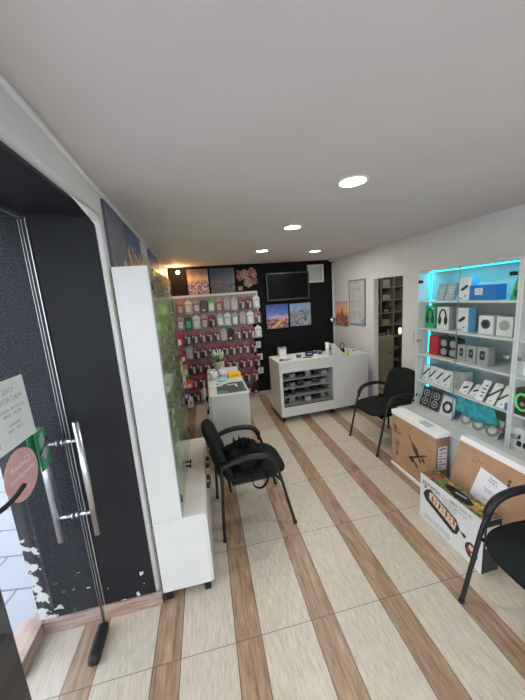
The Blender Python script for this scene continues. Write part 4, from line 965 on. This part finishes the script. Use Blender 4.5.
for k in range(4): product('grey_sleeve', 'thin grey carton behind the white stick packs, %s from left' % ORD[k], 'box', 2.19-.022*k+.0, S4, .009, .17, .10, 'grey_card', 'print_light', None, lean=.05, x=2.235+.008*k, group=SP)
for k, (y, rz) in enumerate(((2.05, .2), (1.965, -.15))): product('mouse_pack', 'black and white mouse pack lying open on the fourth shelf, %s one' % ('left' if k == 0 else 'right'), 'pack', y, S4, .04, .13, .03, 'white_card', 'silver_card', 'capsule', ('print_black', 'print_grey', 'print_grey'), lean=.75, x=2.19, rz=rz, group=SP)
for k, y in enumerate((1.880, 1.785, 1.700)): product('cable_pack', 'long white cable pack leaning on the fourth shelf, %s from left' % ORD[k], 'pack', y, S4, .032, .19, .014, 'white_card', 'silver_card', ('text', 'stick', 'stick')[k], ('print_black', 'tape_green', 'print_grey'), lean=.62, x=2.17, rz=.1, group=SP)
product('blue_packet', 'tiny blue packet at the right end of the fourth shelf', 'packet', 1.66, S4, .012, .05, .02, 'blue_card', None, None, x=2.18, group=SP)
for k, y in enumerate((2.505, 2.375)): product('fan_pack', 'black pack with two ring lights at the bottom of the lit cabinet, %s' % ('left' if k == 0 else 'right'), 'pack', y, S5, .058, .205, .03, 'dark_case', 'print_grey', 'fans', ('print_black', 'print_light', 'red_card'), lean=.28, x=2.19, group=SP)
cp = product('cable_pack', 'white pack with blue header and a black coiled cable, bottom shelf', 'pack', 2.22, S5, .08, .225, .02, 'white_card', 'blue_card', None, lean=.30, x=2.19, group=SP)
g = G(); g.M = Matrix.Rotation(.30, 4, 'Y'); g.box(-.003, -.0012, -.079, .079, .195, .224); g.make('header', 'blue_card', cp)
g = G(); g.M = Matrix.Rotation(.30, 4, 'Y')
for r_ in (.036, .044, .052): g.tube([(-.008, r_*math.cos(t), .09+r_*1.05*math.sin(t)) for t in [2*PI*k/24 for k in range(24)]], .004, seg=6, closed=True)
g.make('cable', 'black_plastic', cp)
for k, y in enumerate((2.02, 1.90, 1.78)):
    o = thing('cable_coil', 'grey coiled cable in clear bag below the teal cloth, %s from left' % ORD[k], 'cable', (2.19, y, S5), 0, 'coiled cables at the bottom')
    g = G(); g.M = Matrix.Rotation(.5, 4, 'Y')
    for r_ in (.038, .046, .054): g.tube([(-.004, r_*math.cos(t), .062+r_*math.sin(t)) for t in [2*PI*q/24 for q in range(24)]], .0045, seg=6, closed=True)
    g.make('coil', 'print_grey', o)
    g = G(); g.M = Matrix.Rotation(.5, 4, 'Y'); g.box(.004, .008, -.058, .058, .0, .16); g.make('bag', 'white_card', o)
# teal cloth hanging from the fourth shelf edge
tc_ = thing('teal_cloth', 'wrinkled teal plastic packet hanging below the fourth shelf', 'packet', (2.178, 1.93, .021), 0)
g = G(); n1, n2 = 24, 10; vs = []; fs = []
for sd in (0, 1):
    for j in range(n2+1):
        for i in range(n1+1):
            a = i/n1; b = j/n2; y = .19-.385*a; z = .782-.15*b-.03*math.sin(a*PI)*b; vs.append((.0+.010*math.sin(a*23+b*4)+.02*b+sd*.006, y, z))
o_ = (n1+1)*(n2+1)
for sd in (0, 1):
    for j in range(n2):
        for i in range(n1): a = sd*o_+j*(n1+1)+i; fs.append((a, a+1, a+n1+2, a+n1+1))
for i in range(n1):
    fs.append((i, i+1, o_+i+1, o_+i)); q = n2*(n1+1)+i; fs.append((q, q+1, o_+q+1, o_+q))
g.add(vs, fs, 0, True); g.make('sheet', 'teal', tc_)
g = G(); g.box(.0, .03, -.195, .19, .777, .7855); g.make('fastening_strip', 'teal', tc_)
# second cabinet slivers
SG = 'goods in the cut off wall cabinet'
product('headset_box', 'black headset box with lime green ring in the cut off cabinet', 'headset box', 1.538, S4, .050, .20, .09, 'dark_case', 'dgreen', 'ringlime', ('print_grey', mat('bright_lime', (.10, .75, .12), .4), 'red_card'), x=2.163, group=SG)
product('charger_box', 'white charger box with black plug print at the bottom of the cut off cabinet', 'box', 1.53, S5, .065, .17, .08, 'white_card', 'white_card', 'ports', x=2.19, group=SG)
product('camera_box', 'cream box with black dot on the third shelf of the cut off cabinet', 'box', 1.54, S3, .05, .13, .08, 'white_card', 'pot', 'mug', ('print_black', 'white_card', 'red_card'), x=2.21, group=SG)
product('long_carton', 'flat white carton on the second shelf of the cut off cabinet', 'box', 1.50, S2, .10, .06, .12, 'white_card', 'white_card', 'text', ('print_light', 'white_card', 'red_card'), x=2.20, group=SG)
product('flat_carton', 'flat pale blue carton on the top shelf of the cut off cabinet', 'box', 1.50, S1, .10, .05, .12, 'silver_card', 'white_card', None, x=2.20, group=SG)
# red vertical text label on right wall beside cabinet
vl = thing('wall_label', 'thin vertical red lettering on the white wall beside the lit cabinet', 'sign', (xr(3.10), 3.10, 1.18), WA)
g = G(); text_geo(g, 'INTEX SALE', .035, (-.001, .0, -.11), (0, 0, 1), (0, 1, 0), align='LEFT'); g.make('lettering', 'crimson', vl)
g = G(); g.box(-.0008, -.0001, -.012, .042, -.13, .14); g.make('strip', 'white_card', vl)

# ------------------------------------------------------------------ floor cartons
c1_ = thing('tall_carton', 'tall brown cardboard carton with white foam caps and black arrow print', 'carton', (1.765, 2.15, 0), 0)
g = G(); g.box(.0, .118, -.285, .285, .03, .555); g.make('cardboard_sleeve', ['cardboard'], c1_, .002)
g = G(); g.rbox(-.010, .128, -.292, .292, .555, .597, .012); g.make('foam_cap', 'foam', c1_, .004)
g = G(); g.rbox(-.010, .128, -.292, .292, 0, .032, .012); g.make('foam_cap', 'foam', c1_, .004)
g = G(); g.box(.0005, .117, -.2865, -.285, .035, .553); g.make('end_flap', 'cardboard_side', c1_)
g = G(); g.box(.02, .105, -.288, -.2866, .26, .47); g.make('shipping_label', 'paper', c1_)
g = G()
for k in range(7): g.box(.028, .06+.035*(k % 2), -.2888, -.288, .28+.026*k, .29+.026*k)
g.box(.03, .095, -.2888, -.288, .445, .46); g.make('label_print', 'print_grey', c1_)
f = lambda a, b, c: (c, a, b)
g = G()
# triangle sign, fragile marks, arrow
g.prism([(.235, .46), (.245, .46), (.213, .375), (.205, .375)], -.0012, 0, f); g.prism([(.235, .46), (.243, .455), (.150, .385), (.152, .375)], -.0012, 0, f)
g.prism([(.15, .375), (.245, .375), (.243, .383), (.155, .383)], -.0012, 0, f); g.prism([(.232, .45), (.245, .46), (.247, .375), (.24, .375)], -.0012, 0, f)
for (a, b, r_) in ((.205, .30, .018), (.18, .275, .014), (.215, .26, .012)): g.tube([(-.001, a+r_*math.cos(t), b+r_*math.sin(t)) for t in [2*PI*k/14 for k in range(14)]], .002, seg=4, closed=True)
g.prism([(.196, .25), (.204, .25), (.204, .17), (.215, .17), (.20, .13), (.185, .17), (.196, .17)], -.0012, 0, f)
g.make('warning_print', 'print_brown', c1_)
g = G()
# leafy crossed mark
def blade(a0, b0, a1, b1, w_, pw=1.):
    L_ = math.hypot(a1-a0, b1-b0); ux, uz = (a1-a0)/L_, (b1-b0)/L_; P = []
    for k in range(11): t = k/10; P.append((a0+ux*L_*t-uz*w_*math.sin(PI*t)**pw, b0+uz*L_*t+ux*w_*math.sin(PI*t)**pw))
    for k in range(1, 10): t = 1-k/10; P.append((a0+ux*L_*t+uz*w_*math.sin(PI*t)**pw, b0+uz*L_*t-ux*w_*math.sin(PI*t)**pw))
    g.prism(P, -.0012, 0, f)
blade(.045, .44, -.005, .37, .006); blade(.0, .385, -.10, .265, .026); blade(.04, .20, -.20, .35, .009, .5); blade(.03, .225, -.055, .195, .026); blade(-.10, .275, -.125, .225, .014); blade(-.045, .21, -.085, .155, .014); blade(-.13, .30, -.165, .25, .015)
g.make('leaf_print', 'print_brown', c1_)
g = G(); g.box(.01, .11, -.18, -.02, .5975, .5982, 0); g.make('top_label', 'paper', c1_)
g = G()
for k in range(4): g.box(.02+.02*k, .03+.02*k, -.17, -.06+.02*(k % 2), .5983, .5988)
g.make('top_label_print', 'print_grey', c1_)
# leaning wide carton
c2_ = thing('wide_carton', 'wide brown carton with white foam top leaning behind the grill box', 'carton', (1.672, 1.43, .004), 0)
RL = Matrix.Rotation(.245, 4, 'Y')
g = G(); g.M = RL; g.box(0, .10, -.27, .27, 0, .63); g.make('cardboard_sleeve', 'cardboard', c2_, .002)
g = G(); g.M = RL; g.rbox(-.006, .106, -.276, .276, .63, .672, .01); g.make('foam_cap', 'foam', c2_, .004)
g = G(); g.M = RL
for a, b in ((.10, .56), (.07, .555), (.13, .535)): g.box(-.001, 0, a-.01, a+.01, b, b+.004)
for a, b in ((-.12, .53), (-.12, .505)): g.rbox(-.001, 0, a-.008, a+.008, b, b+.018, .004, axis='x')
g.make('marks', 'print_brown', c2_)
# paper sheet on it
ps = thing('paper_sheet', 'white printed sheet of paper propped on the leaning brown carton', 'paper', (1.672+.38*math.sin(.245)-.003, 1.425, .38*math.cos(.245)), 0)
RP = Matrix.Rotation(.245, 4, 'Y') @ Matrix.Rotation(.13, 4, 'X')
g = G(); g.M = RP; g.box(0, .0008, -.095, .095, -.08, .14); g.make('sheet', 'paper', ps)
g = G(); g.M = RP
for k, (t_, z) in enumerate((('Njoftim', .11), ('Adresa 3', .09), ('per klientet tane', .03), ('faleminderit', .015), ('telefoni', -.04))): text_geo(g, t_, .018 if k < 2 else .011, (-.0006, -.01, z), (0, -1, 0), Uu)
g.make('lettering', 'ink', ps)
# grill box
gb = thing('grill_box', 'white electric grill box with food photos on the lid', 'box', (1.522, 1.485, 0), math.radians(0))
BW, BD, BH = .262, .13, .375
g = G(); g.box(0, BD, -BW, BW, 0, BH); g.make('carton', 'white_card', gb, .002)
g = G(); g.box(.002, BD-.002, -BW-.0012, -BW, .002, BH-.002); g.box(.02, .11, -BW-.002, -BW-.0012, .28, .33, 1); g.box(.02, .11, -BW-.002, -BW-.0012, .18, .20, 2); g.box(.03, .08, -BW-.002, -BW-.0012, .235, .255, 3); g.make('end_print', ['print_black', 'white_card', 'print_light', 'red_card'], gb)
g = G(); g.box(.001, BD-.001, -BW+.001, BW-.001, BH, BH+.001, 0); 
for k, (a, b, r1, r2, mi) in enumerate(((.04, .2, .03, .04, 1), (.09, .17, .03, .03, 1), (.05, .1, .03, .05, 2), (.07, -.12, .02, .05, 3), (.04, -.17, .015, .05, 4), (.09, -.18, .02, .06, 3), (.05, -.05, .035, .09, 5), (.06, .02, .03, .07, 5), (.1, .08, .015, .04, 4))):
    g.prism([(a+r1*math.cos(t), b+r2*math.sin(t)) for t in [2*PI*i/16 for i in range(16)]], BH+.001, BH+.0016+.0002*k, mi=mi)
g.prism([(.045, .0), (.06, .0), (.075, -.07), (.06, -.08)], BH+.001, BH+.0036, mi=6)
g.make('lid_photo', [mat('lid_green', (.12, .11, .06), .5, var=.6, scale=40), 'photo_red', mat('herb', (.1, .2, .04), .5), mat('pepper_yellow', (.5, .33, .08), .5, var=.4, scale=50), mat('orange_food', (.42, .22, .06), .5, var=.4, scale=50), 'black_plastic', 'silver_card'], gb)
g = G(); RR = (0, -1, 0)
text_geo(g, 'gorenje', .056, (-.0008, BW-.022, BH-.068), RR, Uu, align='LEFT', bold=.0003); g.make('brand_print', 'ink', gb)
g = G()
text_geo(g, 'BBQ 2000 W', .030, (-.0008, -.10, BH-.05), RR, Uu); text_geo(g, 'electric grill', .020, (-.0008, -.10, BH-.08), RR, Uu)
for k in range(4): text_geo(g, 'rosto grill party fun', .015, (-.0008, -.01, BH-.055-.02*k), RR, Uu)
for k in range(2): text_geo(g, 'elektrischer Tischgrill  barbecue grill', .016, (-.0008, .09, .055-.022*k), RR, Uu)
g.make('small_print', 'print_grey', gb)
# pictured grill
g = G()
c, s_ = math.cos(.2), math.sin(.2)
rot = lambda P: [(a*c-b*s_, b*c+a*s_) for a, b in P]
def off(P, a0, b0): return [(a+a0, b+b0) for a, b in P]
g.prism(off(rot([(.15, .055), (.17, .0), (.14, -.035), (-.12, -.06), (-.15, -.04), (-.16, .02), (-.12, .065), (.12, .085)]), .06, .19), -.0014, 0, f, 0)
g.prism(off(rot([(.13, .05), (.12, .0), (-.12, -.025), (-.12, .035), (-.10, .05), (.11, .07)]), .05, .19), -.0022, -.0014, f, 1)
for k in range(7): g.prism(off(rot([(.10-.032*k, .05), (.085-.032*k, .05), (.08-.032*k, .0), (.095-.032*k, .0)]), .05, .195), -.0028, -.0022, f, 2+(k % 2))
g.prism(off(rot([(-.16, .02), (-.20, .0), (-.21, .025), (-.195, .03)]), .06, .185), -.0018, 0, f, 0); g.prism(off(rot([(.15, .07), (.17, .08), (.17, .05)]), .06, .19), -.0018, 0, f, 0)
g.make('grill_photo', ['print_black', 'photo_meat', 'photo_red', 'photo_food'], gb)
g = G(); g.prism([(-.19+.045*math.cos(t), .10+.055*math.sin(t)) for t in [2*PI*i/24 for i in range(24)]], -.0014, 0, f, 0)
for k, (a, b, r_) in enumerate(((-.19, .12, .02), (-.175, .09, .018), (-.205, .075, .016))): g.prism([(a+r_*math.cos(t), b+r_*math.sin(t)) for t in [2*PI*i/12 for i in range(12)]], -.002-.0003*k, -.0014, f, k+1)
g.make('people_photo', ['print_brown', 'photo_meat', 'photo_red', 'white_card'], gb)

# ------------------------------------------------------------------ back room goods
rk = thing('storage_rack', 'dim grid shaped storage rack in the back room behind the doorway', 'rack', (3.45, 5.35, 0))
g = G()
for k in range(8): g.box(-.75, .75, 0, .35, .25+.26*k, .265+.26*k)
for k in range(6): g.box(-.75+.296*k, -.735+.296*k, -.002, .35, 0, 2.15)
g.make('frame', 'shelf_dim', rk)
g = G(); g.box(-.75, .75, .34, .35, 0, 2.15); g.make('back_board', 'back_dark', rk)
i = 0
for r in range(3, 8):
    for k in range(4):
        o = thing('stored_carton', 'dim carton in the back room rack, %s level, %s from left' % (ORD[r-1], ORD[k]), 'box', (3.45-.60+.296*k, 5.45, .267+.26*(r-1)), random.uniform(-.1, .1), 'cartons in the back room rack')
        w = random.uniform(.07, .11); h = random.uniform(.08, .17); g = G(); g.box(-w, w, -.06, .10, 0, h); g.make('carton', random.choice(['dark_case', 'cardboard_side', 'beige_cab', 'grey_card', 'black_plastic']), o, .003)
        g = G(); g.box(-w*.5, w*.5, -.0615, -.06, h*.2, h*.6); g.make('label', 'shelf_dim', o)
bc = thing('beige_cabinet', 'beige cabinet with a dark knob in the back room', 'cabinet', (3.33, 4.78, 0))
g = G(); g.box(-.26, .14, 0, .4, .0, .92); g.make('body', 'beige_cab', bc, .004); g = G(); g.box(-.25, .13, -.018, .0, .03, .89); dd = g.make('door', 'beige_cab', bc, .003); g = G(); g.cyl((.05, -.018, .6), (.05, -.03, .6), .014); g.make('knob', 'black_plastic', dd)
pr_ = thing('printer', 'black rounded printer standing on the beige cabinet', 'printer', (3.27, 4.98, .92))
g = G(); g.prism([(-.13, 0), (.13, 0), (.13, .09), (.08, .17), (-.09, .19), (-.13, .15)], -.12, .12, lambda a, b, c: (a, c, b)); g.make('body', 'black_plastic', pr_, .01); g = G(); g.box(-.09, .09, -.13, -.12, .02, .05); g.make('paper_slot', 'print_grey', pr_)
lp = thing('lit_jar', 'small bright yellowish lamp glowing in the back room', 'lamp', (3.74, 4.95, -.12))
g = G(); g.lathe([(.0001, 1.02), (.022, 1.02), (.03, 1.08), (.022, 1.14), (.0001, 1.15)]); g.make('shade', 'lit', lp); g = G(); g.cyl((0, 0, .12), (0, 0, .14), .09); g.cyl((0, 0, .14), (0, 0, 1.02), .012); g.make('stand', 'black_metal', lp)
ld = bpy.data.lights.new('back_room_fill', 'POINT'); ld.energy = 16; ld.color = (1, .88, .68); ld.shadow_soft_size = .08  # unseen fill light, added to brighten the back room
lo = bpy.data.objects.new('back_room_fill', ld); col.objects.link(lo); lo.location = (3.6, 4.3, 2.1)

# ------------------------------------------------------------------ daylight
w = bpy.data.worlds.new('overcast'); scene.world = w; w.use_nodes = True
bgn = w.node_tree.nodes['Background']; bgn.inputs['Color'].default_value = (.93, .965, 1.0, 1); bgn.inputs['Strength'].default_value = 3.7
# ------------------------------------------------------------------ camera
H = 1.8; f_px = 285.636; yaw, pitch, roll = .191326165, .181206658, -.0727841658
cy, sy, cp_, sp_ = math.cos(yaw), math.sin(yaw), math.cos(pitch), math.sin(pitch)
F = Vector((sy*cp_, cy*cp_, -sp_)); R0 = Vector((cy, -sy, 0)); U0 = R0.cross(F)
Rv = R0*math.cos(roll)+U0*math.sin(roll); Uv = -R0*math.sin(roll)+U0*math.cos(roll)
cam = bpy.data.cameras.new('camera'); co = bpy.data.objects.new('camera', cam); col.objects.link(co)
cam.sensor_fit = 'HORIZONTAL'; cam.sensor_width = 36; cam.lens = f_px/525*36; cam.clip_start = .02
co.matrix_world = Matrix(((Rv.x, Uv.x, -F.x, 0), (Rv.y, Uv.y, -F.y, 0), (Rv.z, Uv.z, -F.z, H), (0, 0, 0, 1)))
scene.camera = co
scene.view_settings.view_transform = 'Standard'; scene.view_settings.look = 'None'
scene.view_settings.exposure = 0.0; scene.view_settings.gamma = 1; scene.view_settings.use_curve_mapping = False
